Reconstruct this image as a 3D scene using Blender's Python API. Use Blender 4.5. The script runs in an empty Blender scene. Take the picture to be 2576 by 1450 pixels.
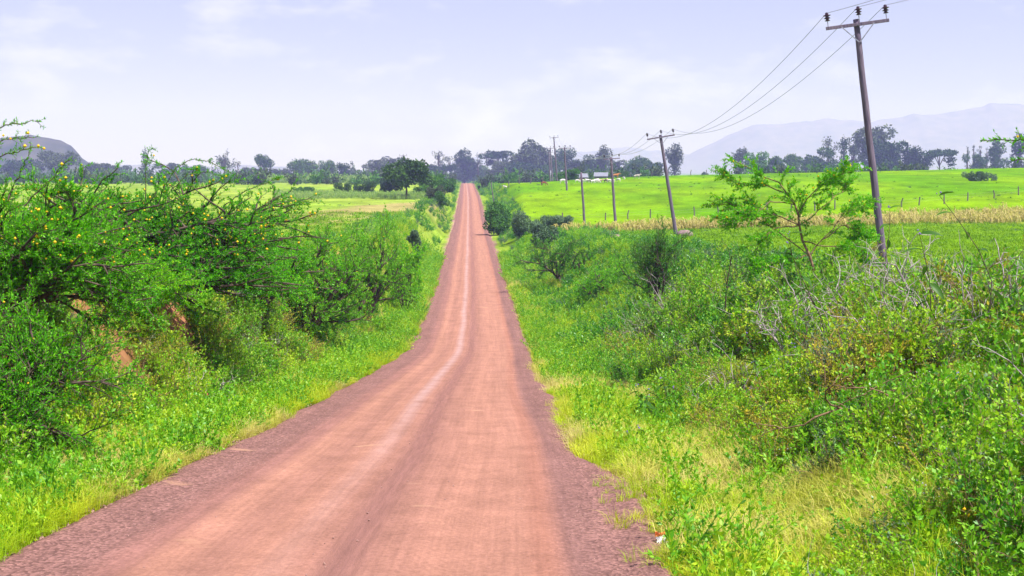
import bpy, bmesh, math, random
import numpy as np
from mathutils import Vector, Matrix

# ------------------------------------------------------------------ camera, sky, sun, exposure
SC = bpy.context.scene
COL = SC.collection
EYE = 2.5                                  # eye height above the road under the camera
FPX, CX, CY = 2576 * 50 / 36, 1288.0, 725.0
PITCH = math.atan(295 / FPX)
cp, sp = math.cos(PITCH), math.sin(PITCH)
cam_d = bpy.data.cameras.new('camera')
cam_d.lens = 50; cam_d.sensor_width = 36; cam_d.clip_start = 0.1; cam_d.clip_end = 12000
cam = bpy.data.objects.new('camera', cam_d); COL.objects.link(cam)
cam.location = (0, 0, EYE); cam.rotation_euler = (math.pi / 2 - PITCH, 0, 0)
SC.camera = cam

SUN_DIR = Vector((0.40, -0.30, 0.87)).normalized()
world = bpy.data.worlds.new('World'); SC.world = world; world.use_nodes = True
wn, wl = world.node_tree.nodes, world.node_tree.links
wn.clear()
w_out = wn.new('ShaderNodeOutputWorld'); w_bg = wn.new('ShaderNodeBackground')
sky = wn.new('ShaderNodeTexSky'); sky.sky_type = 'NISHITA'; sky.sun_disc = False
sky.sun_elevation = math.asin(SUN_DIR.z); sky.sun_rotation = math.atan2(SUN_DIR.x, SUN_DIR.y)
sky.air_density = 1.0; sky.dust_density = 0.6; sky.ozone_density = 2.0; sky.altitude = 1800
w_bg.inputs['Strength'].default_value = 0.064
# thin broken cloud
tc = wn.new('ShaderNodeTexCoord'); mp = wn.new('ShaderNodeMapping'); mp.inputs['Scale'].default_value = (1, 1, 2.6)
nz = wn.new('ShaderNodeTexNoise'); nz.inputs['Scale'].default_value = 24; nz.inputs['Detail'].default_value = 7
nz.inputs['Roughness'].default_value = 0.55
nz2 = wn.new('ShaderNodeTexNoise'); nz2.inputs['Scale'].default_value = 5.0; nz2.inputs['Detail'].default_value = 2
mul = wn.new('ShaderNodeMath'); mul.operation = 'MULTIPLY'
rmp = wn.new('ShaderNodeValToRGB'); rmp.color_ramp.elements[0].position = 0.27; rmp.color_ramp.elements[1].position = 0.52
rmp.color_ramp.elements[0].color = (0.30, 0.30, 0.30, 1)
mixc = wn.new('ShaderNodeMix'); mixc.data_type = 'RGBA'; mixc.blend_type = 'MIX'
mixc.inputs['B'].default_value = (9.6, 9.4, 10.6, 1)
tint = wn.new('ShaderNodeMix'); tint.data_type = 'RGBA'; tint.blend_type = 'MULTIPLY'; tint.inputs['Factor'].default_value = 1
tint.inputs['B'].default_value = (0.93, 0.785, 1.19, 1)
wl.new(tc.outputs['Generated'], mp.inputs['Vector']); wl.new(mp.outputs['Vector'], nz.inputs['Vector'])
wl.new(mp.outputs['Vector'], nz2.inputs['Vector'])
wl.new(nz.outputs['Fac'], mul.inputs[0]); wl.new(nz2.outputs['Fac'], mul.inputs[1]); wl.new(mul.outputs[0], rmp.inputs['Fac'])
wl.new(sky.outputs['Color'], tint.inputs['A']); wl.new(tint.outputs['Result'], mixc.inputs['A'])
wl.new(rmp.outputs['Color'], mixc.inputs['Factor'])
wl.new(mixc.outputs['Result'], w_bg.inputs['Color']); wl.new(w_bg.outputs['Background'], w_out.inputs['Surface'])

sun_d = bpy.data.lights.new('sun', 'SUN'); sun_d.energy = 5.0; sun_d.angle = math.radians(0.55); sun_d.color = (1.0, 0.93, 0.94)
sun = bpy.data.objects.new('sun', sun_d); COL.objects.link(sun)
sun.rotation_euler = SUN_DIR.to_track_quat('Z', 'Y').to_euler(); sun.location = (20, -20, 60)

SC.render.engine = 'CYCLES'
SC.view_settings.view_transform = 'Standard'; SC.view_settings.look = 'None'
SC.view_settings.gamma = 1; SC.view_settings.use_curve_mapping = False
SC.view_settings.exposure = 0.76
cy = SC.cycles
cy.use_denoising = True
try: cy.denoiser = 'OPENIMAGEDENOISE'
except Exception: pass
cy.max_bounces = 5; cy.diffuse_bounces = 2; cy.glossy_bounces = 2; cy.transmission_bounces = 3
cy.volume_bounces = 2; cy.transparent_max_bounces = 8
cy.use_adaptive_sampling = False
cy.caustics_reflective = False; cy.caustics_refractive = False

# ------------------------------------------------------------------ helpers
def at(x, y, d):
    """world point seen at display pixel (x, y) (2576 wide) at distance d along +Y"""
    u, v = (x - CX) / FPX, -(y - CY) / FPX
    s = d / (cp + v * sp)
    return Vector((u * s, d, EYE + s * (v * cp - sp)))
def zpx(y, d): return at(CX, y, d).z
def px_of(X, Y, Z):
    c = Y * cp - (Z - EYE) * sp
    return CX + FPX * X / c, CY - FPX * (Y * sp + (Z - EYE) * cp) / c

def tag(o, label=None, cat=None, group=None, kind=None):
    if label: o['label'] = label
    if cat: o['category'] = cat
    if group: o['group'] = group
    if kind: o['kind'] = kind
    return o
def link(name, data, parent=None, mat=None):
    o = bpy.data.objects.new(name, data); COL.objects.link(o)
    if parent is not None: o.parent = parent
    if mat is not None and data is not None and len(data.materials) == 0: data.materials.append(mat)
    return o
def empty(name, loc=(0, 0, 0), rot=(0, 0, 0), scl=(1, 1, 1)):
    o = bpy.data.objects.new(name, None); COL.objects.link(o)
    o.location = loc; o.rotation_euler = rot; o.scale = scl; o.empty_display_size = 0.2
    return o
def mesh_np(name, V, F, mat=None, smooth=False):
    V = np.asarray(V, np.float32).reshape(-1, 3); F = np.asarray(F, np.int32)
    k = F.shape[1]
    me = bpy.data.meshes.new(name)
    me.vertices.add(len(V)); me.vertices.foreach_set('co', V.ravel())
    me.loops.add(F.size); me.loops.foreach_set('vertex_index', F.ravel())
    me.polygons.add(len(F)); me.polygons.foreach_set('loop_start', np.arange(0, F.size, k, dtype=np.int32))
    me.polygons.foreach_set('use_smooth', np.full(len(F), smooth, bool))
    me.update(calc_edges=True)
    if mat is not None: me.materials.append(mat)
    return me
def norm(a): return a / np.maximum(np.linalg.norm(a, axis=-1, keepdims=True), 1e-9)
def smooth01(x): x = np.clip(x, 0, 1); return x * x * (3 - 2 * x)

def tubes(P, R, k=4):
    """P (M,n,3), R (M,n) -> verts, quad faces"""
    P = np.asarray(P, float); R = np.asarray(R, float)
    if P.ndim == 2: P = P[None]; R = R[None]
    M, n, _ = P.shape
    T = norm(np.gradient(P, axis=1))
    ref = np.where(np.abs(T[..., 2:3]) > 0.9, np.array([1.0, 0, 0]), np.array([0, 0, 1.0]))
    A = norm(np.cross(T, ref)); B = np.cross(T, A)
    ang = np.arange(k) * 2 * np.pi / k
    V = P[:, :, None, :] + R[:, :, None, None] * (A[:, :, None, :] * np.cos(ang)[None, None, :, None] + B[:, :, None, :] * np.sin(ang)[None, None, :, None])
    m, i, j = np.meshgrid(np.arange(M), np.arange(n - 1), np.arange(k), indexing='ij')
    b = m * n * k; j2 = (j + 1) % k
    F = np.stack([b + i * k + j, b + i * k + j2, b + (i + 1) * k + j2, b + (i + 1) * k + j], -1).reshape(-1, 4)
    return V.reshape(-1, 3), F
def join(parts):
    Vs, Fs, o = [], [], 0
    for V, F in parts:
        Vs.append(V); Fs.append(F + o); o += len(V)
    return np.concatenate(Vs), np.concatenate(Fs)
def leaves(rng, P, D, L, W, flat=0.0):
    """diamond leaf quads at P pointing along D"""
    N = len(P); D = norm(D)
    S = norm(np.cross(D, rng.normal(size=(N, 3)) + np.array([0, 0, flat])))
    L = np.broadcast_to(L, N)[:, None]; W = np.broadcast_to(W, N)[:, None]
    m = P + D * L * 0.45
    V = np.stack([P, m + S * W * 0.5, P + D * L, m - S * W * 0.5], 1)
    return V.reshape(-1, 3), np.arange(N * 4).reshape(-1, 4)

def box_bm(bm, c, s, rot=None):
    r = bmesh.ops.create_cube(bm, size=1.0)
    M = Matrix.Translation(c) @ (rot.to_4x4() if rot is not None else Matrix.Identity(4)) @ Matrix.Diagonal((*s, 1))
    bmesh.ops.transform(bm, matrix=M, verts=r['verts'])
    return r['verts']
def bm_mesh(name, bm, mat=None, bevel=0, smooth=False):
    if bevel: bmesh.ops.bevel(bm, geom=bm.edges[:], offset=bevel, segments=1, affect='EDGES')
    me = bpy.data.meshes.new(name); bm.to_mesh(me); bm.free()
    if smooth:
        for p in me.polygons: p.use_smooth = True
    if mat: me.materials.append(mat)
    return me

# ------------------------------------------------------------------ materials
def new_mat(name):
    m = bpy.data.materials.new(name); m.use_nodes = True
    nt = m.node_tree; nt.nodes.clear()
    return m, nt.nodes, nt.links, nt.nodes.new('ShaderNodeOutputMaterial')
def rgb(c): return (c[0], c[1], c[2], 1)

def leaf_mat(name, cols, trans=0.35, rough=0.5, patch=0.0, patch_scale=0.25, spec=0.25):
    """cols: ramp of 2-4 colours picked per leaf and per plant"""
    m, n, l, out = new_mat(name)
    geo = n.new('ShaderNodeNewGeometry'); oi = n.new('ShaderNodeObjectInfo')
    add = n.new('ShaderNodeMath'); add.operation = 'MULTIPLY_ADD'; add.inputs[1].default_value = 0.6
    s2 = n.new('ShaderNodeMath'); s2.operation = 'MULTIPLY'; s2.inputs[1].default_value = 0.4
    l.new(oi.outputs['Random'], s2.inputs[0])
    l.new(geo.outputs['Random Per Island'], add.inputs[0]); l.new(s2.outputs[0], add.inputs[2])
    fac = add.outputs[0]
    if patch:
        nz = n.new('ShaderNodeTexNoise'); nz.inputs['Scale'].default_value = patch_scale; nz.inputs['Detail'].default_value = 2
        l.new(oi.outputs['Location'], nz.inputs['Vector'])
        mr = n.new('ShaderNodeMapRange'); mr.inputs['From Min'].default_value = 0.35; mr.inputs['From Max'].default_value = 0.65
        l.new(nz.outputs['Fac'], mr.inputs['Value'])
        mx = n.new('ShaderNodeMix'); mx.inputs['Factor'].default_value = patch
        l.new(fac, mx.inputs['A']); l.new(mr.outputs['Result'], mx.inputs['B']); fac = mx.outputs['Result']
    rp = n.new('ShaderNodeValToRGB')
    el = rp.color_ramp.elements
    for i, c in enumerate(cols):
        e = el[i] if i < 2 else el.new(0.5)
        e.position = i / (len(cols) - 1) if len(cols) > 1 else 0
    for i, c in enumerate(cols):
        el[i].position = i / (len(cols) - 1); el[i].color = rgb(c)
    l.new(fac, rp.inputs['Fac'])
    bs = n.new('ShaderNodeBsdfPrincipled'); bs.inputs['Roughness'].default_value = rough
    bs.inputs['Specular IOR Level'].default_value = spec
    tr = n.new('ShaderNodeBsdfTranslucent'); mxs = n.new('ShaderNodeMixShader'); mxs.inputs['Fac'].default_value = trans
    l.new(rp.outputs['Color'], bs.inputs['Base Color']); l.new(rp.outputs['Color'], tr.inputs['Color'])
    l.new(bs.outputs[0], mxs.inputs[1]); l.new(tr.outputs[0], mxs.inputs[2]); l.new(mxs.outputs[0], out.inputs['Surface'])
    return m

def plain_mat(name, c1, c2, scale=6, rough=0.8, bump=0.2, stretch=(1, 1, 1), metal=0, spec=0.3):
    m, n, l, out = new_mat(name)
    tcn = n.new('ShaderNodeTexCoord'); mpn = n.new('ShaderNodeMapping'); mpn.inputs['Scale'].default_value = stretch
    nz = n.new('ShaderNodeTexNoise'); nz.inputs['Scale'].default_value = scale; nz.inputs['Detail'].default_value = 6
    rp = n.new('ShaderNodeValToRGB'); rp.color_ramp.elements[0].color = rgb(c1); rp.color_ramp.elements[1].color = rgb(c2)
    rp.color_ramp.elements[0].position = 0.35; rp.color_ramp.elements[1].position = 0.65
    bs = n.new('ShaderNodeBsdfPrincipled'); bs.inputs['Roughness'].default_value = rough; bs.inputs['Metallic'].default_value = metal
    bs.inputs['Specular IOR Level'].default_value = spec
    bp = n.new('ShaderNodeBump'); bp.inputs['Strength'].default_value = bump; bp.inputs['Distance'].default_value = 0.02
    l.new(tcn.outputs['Object'], mpn.inputs['Vector']); l.new(mpn.outputs['Vector'], nz.inputs['Vector'])
    l.new(nz.outputs['Fac'], rp.inputs['Fac']); l.new(rp.outputs['Color'], bs.inputs['Base Color'])
    l.new(nz.outputs['Fac'], bp.inputs['Height']); l.new(bp.outputs['Normal'], bs.inputs['Normal'])
    l.new(bs.outputs[0], out.inputs['Surface'])
    return m

M = {}
M['acacia'] = leaf_mat('acacia_leaf', [(0.03, 0.21, 0.008), (0.085, 0.42, 0.006), (0.19, 0.60, 0.008), (0.45, 0.70, 0.012)], 0.42, 0.45)
M['acacia_dark'] = leaf_mat('acacia_dark_leaf', [(0.03, 0.14, 0.02), (0.07, 0.26, 0.018), (0.16, 0.40, 0.02)], 0.45, 0.5)
M['acacia_lime'] = leaf_mat('acacia_lime_leaf', [(0.09, 0.35, 0.010), (0.20, 0.56, 0.012), (0.40, 0.67, 0.016)], 0.42, 0.5)
M['shrub'] = leaf_mat('shrub_leaf', [(0.04, 0.20, 0.010), (0.13, 0.42, 0.010), (0.30, 0.58, 0.014), (0.50, 0.64, 0.02)], 0.38, 0.45, 0.35, 0.5, 0.4)
M['weed'] = leaf_mat('weed_leaf', [(0.11, 0.36, 0.010), (0.25, 0.53, 0.010), (0.44, 0.64, 0.015), (0.66, 0.68, 0.06)], 0.38, 0.5, 0.45, 0.5, 0.35)
M['grey_shrub'] = leaf_mat('grey_green_leaf', [(0.06, 0.13, 0.06), (0.12, 0.22, 0.10), (0.22, 0.30, 0.17)], 0.25, 0.6)
M['grass'] = leaf_mat('grass_blade', [(0.19, 0.44, 0.008), (0.36, 0.57, 0.010), (0.54, 0.64, 0.02), (0.68, 0.66, 0.08)], 0.35, 0.5, 0.5, 0.45, 0.3)
M['meadow'] = leaf_mat('meadow_blade', [(0.13, 0.29, 0.006), (0.19, 0.36, 0.006), (0.25, 0.40, 0.008)], 0.3, 0.6, 0.4, 0.1, 0.1)
M['dry_grass'] = leaf_mat('dry_grass_blade', [(0.34, 0.46, 0.03), (0.54, 0.56, 0.07), (0.64, 0.58, 0.16), (0.66, 0.57, 0.30)], 0.3, 0.55, 0.4, 0.6, 0.3)
M['field_weed'] = leaf_mat('field_weed_leaf', [(0.05, 0.17, 0.012), (0.09, 0.25, 0.012), (0.17, 0.34, 0.012)], 0.3, 0.5)
M['far_dark'] = leaf_mat('far_tree_dark', [(0.010, 0.03, 0.014), (0.025, 0.075, 0.024), (0.065, 0.14, 0.035)], 0.2, 0.6)
M['far_mid'] = leaf_mat('far_tree_mid', [(0.015, 0.05, 0.014), (0.045, 0.12, 0.02), (0.10, 0.21, 0.03)], 0.2, 0.6)
M['far_grey'] = leaf_mat('far_tree_grey', [(0.025, 0.045, 0.03), (0.065, 0.10, 0.05), (0.13, 0.17, 0.08)], 0.2, 0.6)
M['far_green'] = leaf_mat('far_bush_green', [(0.025, 0.10, 0.012), (0.06, 0.20, 0.015), (0.13, 0.30, 0.02)], 0.2, 0.6)
M['maize_dry'] = leaf_mat('dry_maize', [(0.24, 0.36, 0.02), (0.42, 0.40, 0.05), (0.56, 0.48, 0.19), (0.48, 0.43, 0.08)], 0.3, 0.6)
M['maize_green'] = leaf_mat('green_maize', [(0.10, 0.24, 0.03), (0.22, 0.38, 0.06), (0.36, 0.46, 0.15)], 0.3, 0.5)
M['broad'] = leaf_mat('broad_leaf', [(0.025, 0.10, 0.012), (0.07, 0.19, 0.012), (0.15, 0.26, 0.015)], 0.3, 0.45)
M['flower'] = leaf_mat('yellow_flower', [(0.75, 0.5, 0.01), (0.85, 0.62, 0.02)], 0.2, 0.7)
M['purple'] = leaf_mat('purple_flower', [(0.2, 0.1, 0.55), (0.35, 0.25, 0.7)], 0.3, 0.6)
M['white_fl'] = leaf_mat('white_seedhead', [(0.55, 0.55, 0.6), (0.75, 0.75, 0.8)], 0.3, 0.6)
M['bark'] = plain_mat('bark', (0.05, 0.035, 0.03), (0.14, 0.10, 0.075), 9, 0.9, 0.5, (1, 1, 0.25))
M['twig'] = plain_mat('twig', (0.13, 0.08, 0.045), (0.3, 0.2, 0.11), 9, 0.9, 0.3)
M['dead'] = plain_mat('dead_wood', (0.27, 0.225, 0.225), (0.52, 0.455, 0.45), 14, 0.85, 0.4)
M['pole'] = plain_mat('weathered_pole', (0.09, 0.068, 0.115), (0.20, 0.155, 0.21), 5, 0.85, 0.4, (5, 5, 0.35))
M['post'] = plain_mat('weathered_post', (0.09, 0.08, 0.10), (0.20, 0.17, 0.19), 6, 0.9, 0.4, (4, 4, 0.5))
M['steel'] = plain_mat('galvanised_steel', (0.22, 0.22, 0.30), (0.36, 0.36, 0.44), 5, 0.55, 0.1, metal=0.3)
M['insul'] = plain_mat('brown_porcelain', (0.03, 0.008, 0.02), (0.06, 0.014, 0.03), 4, 0.15, 0.0, spec=0.7)
M['wire'] = plain_mat('aluminium_wire', (0.32, 0.33, 0.42), (0.4, 0.4, 0.5), 3, 0.5, 0.0, metal=0.4)
M['stone'] = plain_mat('stone', (0.30, 0.17, 0.14), (0.48, 0.30, 0.25), 5, 0.9, 0.5)

# ------------------------------------------------------------------ road line and terrain
ROADW = 6.0
_rp = [(1450, -40, 1720), (1250, 340, 1600), (1130, 590, 1525), (1000, 830, 1400), (950, 920, 1372), (885, 1030, 1345),
       (800, 1070, 1310), (700, 1105, 1275), (560, 1145, 1225), (500, 1155, 1211), (462, 1161, 1193)]
_d = [-80.0, 0.0, 6.0]; _x = [-1.1, -1.45, -1.5]; _z = [1.5, -0.05, -0.45]
for y, a, b in _rp:
    d = FPX * ROADW / (b - a)
    p = at((a + b) / 2, y, d)
    _d.append(d); _x.append(p.x); _z.append(p.z)
for d, x, z in ((760, -24, -4.0), (900, -28, -7.5), (1300, -44, -9.5), (8000, -260, -10)):
    _d.append(d); _x.append(x); _z.append(z)
_d = np.array(_d)
_s = np.concatenate([np.arange(-80, 150, 1.0), np.geomspace(150, 8000, 330)])
def _sm(v, tab):
    w = np.interp(v, _d, tab); out = w.copy()
    for i, s in enumerate(v):
        h = max(4.0, abs(s) * 0.12)
        q = np.linspace(s - h, s + h, 9)
        out[i] = np.average(np.interp(q, _d, tab), weights=[1, 2, 3, 4, 5, 4, 3, 2, 1])
    return out
_rx, _rz = _sm(_s, _x), _sm(_s, _z)
def xr(Y): return np.interp(Y, _s, _rx)
def zr(Y): return np.interp(Y, _s, _rz)

def field(cols, rows):
    ds = np.array([r[0] for r in rows], float)
    T = np.array([r[1] if isinstance(r[1], (list, tuple)) else [r[1]] * len(cols) for r in rows], float) + EYE
    ld = np.linspace(math.log(6), math.log(8000), 290); xs = np.linspace(cols[0], cols[-1], 40)
    A = np.stack([np.interp(ld, np.log(ds), T[:, j]) for j in range(len(cols))], 1)
    A = np.stack([np.interp(xs, cols, A[i]) for i in range(len(ld))], 0)
    k = np.array([1, 2, 3, 2, 1.0]); k /= k.sum()
    for _ in range(2):
        Ap = np.pad(A, ((2, 2), (0, 0)), 'edge'); A = sum(k[i] * Ap[i:i + len(ld)] for i in range(5))
        Ap = np.pad(A, ((0, 0), (2, 2)), 'edge'); A = sum(k[i] * Ap[:, i:i + len(xs)] for i in range(5))
    def f(X, Y):
        Yc = np.clip(Y, 6.01, 7990)
        u = np.clip(CX + FPX * X / np.maximum(Yc, 10), xs[0], xs[-1] - 1e-3)
        a = (np.log(Yc) - ld[0]) / (ld[1] - ld[0]); b = (u - xs[0]) / (xs[1] - xs[0])
        i = np.clip(a.astype(int), 0, len(ld) - 2); j = np.clip(b.astype(int), 0, len(xs) - 2)
        a -= i; b -= j
        return (A[i, j] * (1 - a) * (1 - b) + A[i + 1, j] * a * (1 - b) + A[i, j + 1] * (1 - a) * b + A[i + 1, j + 1] * a * b)
    return f
field_r = field([1300, 1500, 1700, 1950, 2225, 2576], [
    (6, -2.5), (12, -2.8), (20, -3.1), (30, -3.3), (51, -3.8), (85, [-5.6, -5.2, -5.0, -5.0, -4.8, -4.6]),
    (124, [-6.8, -6.2, -5.9, -5.8, -5.6, -5.4]), (165, [-7.15, -7.15, -6.9, -6.6, -6.4, -6.2]),
    (185, [-7.9, -7.86, -7.5, -7.0, -6.5, -5.9]), (205, [-8.2, -8.0, -7.56, -6.6, -5.45, -4.6]),
    (250, [-7.6, -6.9, -6.1, -4.9, -3.9, -2.9]), (300, [-5.2, -4.3, -4.1, -2.95, -2.1, -1.3]),
    (350, [-3.7, -2.7, -2.3, -1.45, -.8, .2]), (390, [-3.5, -2.1, -1.3, -.65, 0, 1.1]), (430, [-3.9, -2.2, -1.3, -.8, -.2, .7]),
    (600, [-6, -4, -3.5, -3, -3, -3]), (900, -8), (8000, -12)])
field_l = field([0, 400, 700, 900, 1050, 1140], [
    (6, -1.3), (12, -1.3), (20, -1.7), (30, -2.3), (45, -3.1), (70, -4.4), (100, -5.3), (120, -5.7), (200, -5.9), (290, -5.8),
    (400, -5.2), (500, -4.9), (600, -5), (900, -7), (8000, -12)])

_G = np.random.default_rng(5).random((256, 256))
def vnoise(x, y):
    xi = np.floor(x).astype(int); yi = np.floor(y).astype(int); fx = smooth01(x - xi); fy = smooth01(y - yi)
    g = lambda a, b: _G[a & 255, b & 255]
    return (g(xi, yi) * (1 - fx) + g(xi + 1, yi) * fx) * (1 - fy) + (g(xi, yi + 1) * (1 - fx) + g(xi + 1, yi + 1) * fx) * fy
def fbm(x, y, o=3):
    s = 0; a = 0.5; t = 0
    for i in range(o):
        s = s + a * vnoise(x * 2 ** i + 17 * i, y * 2 ** i + 31 * i); t += a; a *= 0.5
    return s / t
def zones(X, Y):
    t = X - xr(Y)
    left = t < 0; at_ = np.abs(t)
    zf = np.where(left, field_l(X, Y), field_r(X, Y)); zroad = zr(Y)
    toe = np.where(left, 5.3, 3.9 + 1.2 * smooth01((Y - 10) / 25)) + 0.9 * (fbm(X * .11 + 3, Y * .11, 2) - 0.5)
    toe = np.where(Y > 90, 3.8 + (toe - 3.8) * np.exp(-(Y - 90) / 60), toe)
    dz = np.abs(zf - zroad)
    run = np.where(left, 0.9 + dz * 0.62, 1.2 + dz * 1.7)
    b = smooth01((at_ - toe) / run)
    return t, left, at_, toe, run, b, zf, zroad
def ground(X, Y):
    X = np.asarray(X, float); Y = np.asarray(Y, float)
    t, left, at_, toe, run, b, zf, zroad = zones(X, Y)
    z = zroad * (1 - b) + zf * b
    amp = smooth01((at_ - 3.2) / 2.0) * np.clip(1.3 - Y / 500, 0.25, 1)
    z = z + amp * (0.32 * (fbm(X * 0.5, Y * 0.5, 3) - 0.5) + 0.10 * (vnoise(X * 2.1, Y * 2.1) - 0.5))
    z = z + amp * np.where(b < 0.98, 0.6, 0.0) * b * (fbm(X * 0.33 + 9, Y * 0.33, 2) - 0.5)
    z = z - 0.10 * (1 - smooth01((at_ - 2.7) / 0.6)) - 0.12 * np.exp(-((at_ - 4.3) / 0.7) ** 2) * (Y < 120)
    return z
def gz(X, Y): return float(ground(np.array([X]), np.array([Y]))[0])
def on_ground(x, d):
    X = (x - CX) / FPX * d
    for _ in range(4):
        Z = gz(X, d); X = (x - CX) / FPX * (d * cp - (Z - EYE) * sp)
    return X, d, gz(X, d)
def px_ground(x, y):
    ds = np.geomspace(5, 900, 700); u, v = (x - CX) / FPX, -(y - CY) / FPX
    s_ = ds / (cp + v * sp); X = u * s_; Z = EYE + s_ * (v * cp - sp)
    h_ = np.nonzero(Z < ground(X, ds))[0]
    d_ = ds[h_[0]] if len(h_) else 900.0
    return on_ground(x, d_)

tcols = np.concatenate([-np.geomspace(15, 4600, 74)[::-1], np.arange(-14.7, 14.71, 0.35), np.geomspace(15, 4600, 74)])
yrows = np.concatenate([np.arange(-60, 4, 2.0), np.arange(4, 90, 0.5), np.geomspace(90, 7900, 250)])
TT, YY = np.meshgrid(tcols, yrows)
XX = TT + xr(YY); ZZ = ground(XX, YY)
nr, nc = TT.shape
idx = np.arange(nr * nc).reshape(nr, nc)
F = np.stack([idx[:-1, :-1], idx[:-1, 1:], idx[1:, 1:], idx[1:, :-1]], -1).reshape(-1, 4)
gme = mesh_np('ground', np.stack([XX, YY, ZZ], -1), F, None, True)
# surface kinds per vertex (soil, meadow, verge ...): the ground's own colours
X1, Y1 = XX.ravel(), YY.ravel()
t, left, at_, toe, run, b, zf, zroad = zones(X1, Y1)
C = np.zeros((len(X1), 4)); C[:, 3] = 1
meadow = np.array([0.185, 0.34, 0.001]); meadow2 = np.array([0.10, 0.255, 0.001]); pale = np.array([0.27, 0.36, 0.05])
n1 = smooth01((fbm(X1 * 0.06, Y1 * 0.028, 4) - .3) / .4)[:, None]
base = meadow * (1 - n1) + meadow2 * n1
lbase = pale * (1 - 0.6 * n1) + np.array([0.19, 0.34, 0.02]) * 0.6 * n1
rgbv = np.where(left[:, None], lbase, base)
def mix(a, bcol, f): return a * (1 - f[:, None]) + np.array(bcol) * f[:, None]
# bare tracks across the left field
def seg_dist(X, Y, a, c):
    ax, ay = a; bx, by = c; dx, dy = bx - ax, by - ay
    q = np.clip(((X - ax) * dx + (Y - ay) * dy) / (dx * dx + dy * dy), 0, 1)
    return np.hypot(X - ax - q * dx, Y - ay - q * dy)
pl = [on_ground(x, d)[:2] for x, d in ((1108, 262), (1010, 235), (880, 205), (760, 178), (560, 160))]
dd = np.min([seg_dist(X1, Y1, pl[i], pl[i + 1]) for i in range(4)], 0)
rgbv = mix(rgbv, (0.34, 0.25, 0.12), 0.7 * smooth01((9.0 * (0.35 + fbm(X1 * .06, Y1 * .06, 2)) - dd) / 4) * left)
pl2 = [on_ground(x, d)[:2] for x, d in ((1000, 192), (880, 170), (740, 152))]
dd2 = np.min([seg_dist(X1, Y1, pl2[i], pl2[i + 1]) for i in range(2)], 0)
rgbv = mix(rgbv, (0.38, 0.27, 0.14), 0.6 * smooth01((3.5 * (0.3 + fbm(X1 * .1, Y1 * .1, 2)) - dd2) / 2) * left)
# bank: red soil showing between plants
bank = smooth01((at_ - toe + 0.6) / 1.0) * (1 - smooth01((at_ - toe - run * 0.9) / 2.5)) * np.clip(1.4 - Y1 / 110, 0, 1)
rgbv = mix(rgbv, (0.36, 0.155, 0.085), bank * np.where(left, 0.95, 0.45) * smooth01((fbm(X1 * .45 + 40, Y1 * .45, 3) - 0.33) / 0.2))
# verge
vg = (1 - smooth01((at_ - toe) / 1.5)) * (Y1 < 420)
rgbv = mix(rgbv, (0.22, 0.32, 0.03), vg * 0.8)
sX, sY, _q = px_ground(2480, 1405)
sp_r = np.hypot((X1 - sX) / 1.0, (Y1 - sY) / 1.6)
rgbv = mix(rgbv, (0.30, 0.16, 0.09), smooth01((.8 - sp_r) / .5))
# dry maize strip soil
inm = (~left) & (Y1 > 163) & (Y1 < 196) & (X1 > 3)
rgbv = mix(rgbv, (0.30, 0.32, 0.06), inm * 0.5)
# dirt beside the road
edge = 1 - smooth01((at_ - 3.15 - 0.9 * (fbm(X1 * .35, Y1 * .35, 3) - 0.4) - np.where(left, -0.1, np.where(Y1 < 30, 0.5, -0.5))) / 0.5)
rgbv = mix(rgbv, (0.33, 0.19, 0.17), edge)
far = smooth01((Y1 - 450) / 300)
rgbv = mix(rgbv, (0.12, 0.17, 0.05), far * 0.6)
C[:, :3] = rgbv
ca = gme.color_attributes.new('surface', 'FLOAT_COLOR', 'POINT'); ca.data.foreach_set('color', C.astype(np.float32).ravel())
m, n, l, out = new_mat('ground_soil_and_turf')
at_n = n.new('ShaderNodeAttribute'); at_n.attribute_name = 'surface'
geo = n.new('ShaderNodeNewGeometry')
nzA = n.new('ShaderNodeTexNoise'); nzA.inputs['Scale'].default_value = 2.2; nzA.inputs['Detail'].default_value = 8; nzA.inputs['Roughness'].default_value = 0.7
nzB = n.new('ShaderNodeTexNoise'); nzB.inputs['Scale'].default_value = 0.18; nzB.inputs['Detail'].default_value = 6; nzB.inputs['Roughness'].default_value = 0.65
mpg = n.new('ShaderNodeMapping'); mpg.inputs['Scale'].default_value = (1.0, 0.35, 1.0)
l.new(geo.outputs['Position'], nzA.inputs['Vector']); l.new(geo.outputs['Position'], mpg.inputs['Vector']); l.new(mpg.outputs[0], nzB.inputs['Vector'])
def mrange(src, a, bb, c, d):
    q = n.new('ShaderNodeMapRange'); q.inputs['From Min'].default_value = a; q.inputs['From Max'].default_value = bb
    q.inputs['To Min'].default_value = c; q.inputs['To Max'].default_value = d; l.new(src, q.inputs['Value']); return q.outputs['Result']
fA = mrange(nzA.outputs['Fac'], 0.3, 0.7, 0.62, 1.3); fB = mrange(nzB.outputs['Fac'], 0.32, 0.68, 0.62, 1.28)
mm = n.new('ShaderNodeMath'); mm.operation = 'MULTIPLY'; l.new(fA, mm.inputs[0]); l.new(fB, mm.inputs[1])
vm = n.new('ShaderNodeVectorMath'); vm.operation = 'SCALE'; l.new(at_n.outputs['Color'], vm.inputs[0]); l.new(mm.outputs[0], vm.inputs['Scale'])
bs = n.new('ShaderNodeBsdfPrincipled'); bs.inputs['Roughness'].default_value = 1.0; bs.inputs['Specular IOR Level'].default_value = 0.0
bp = n.new('ShaderNodeBump'); bp.inputs['Strength'].default_value = 0.6; bp.inputs['Distance'].default_value = 0.08
l.new(nzA.outputs['Fac'], bp.inputs['Height']); l.new(bp.outputs[0], bs.inputs['Normal'])
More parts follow.
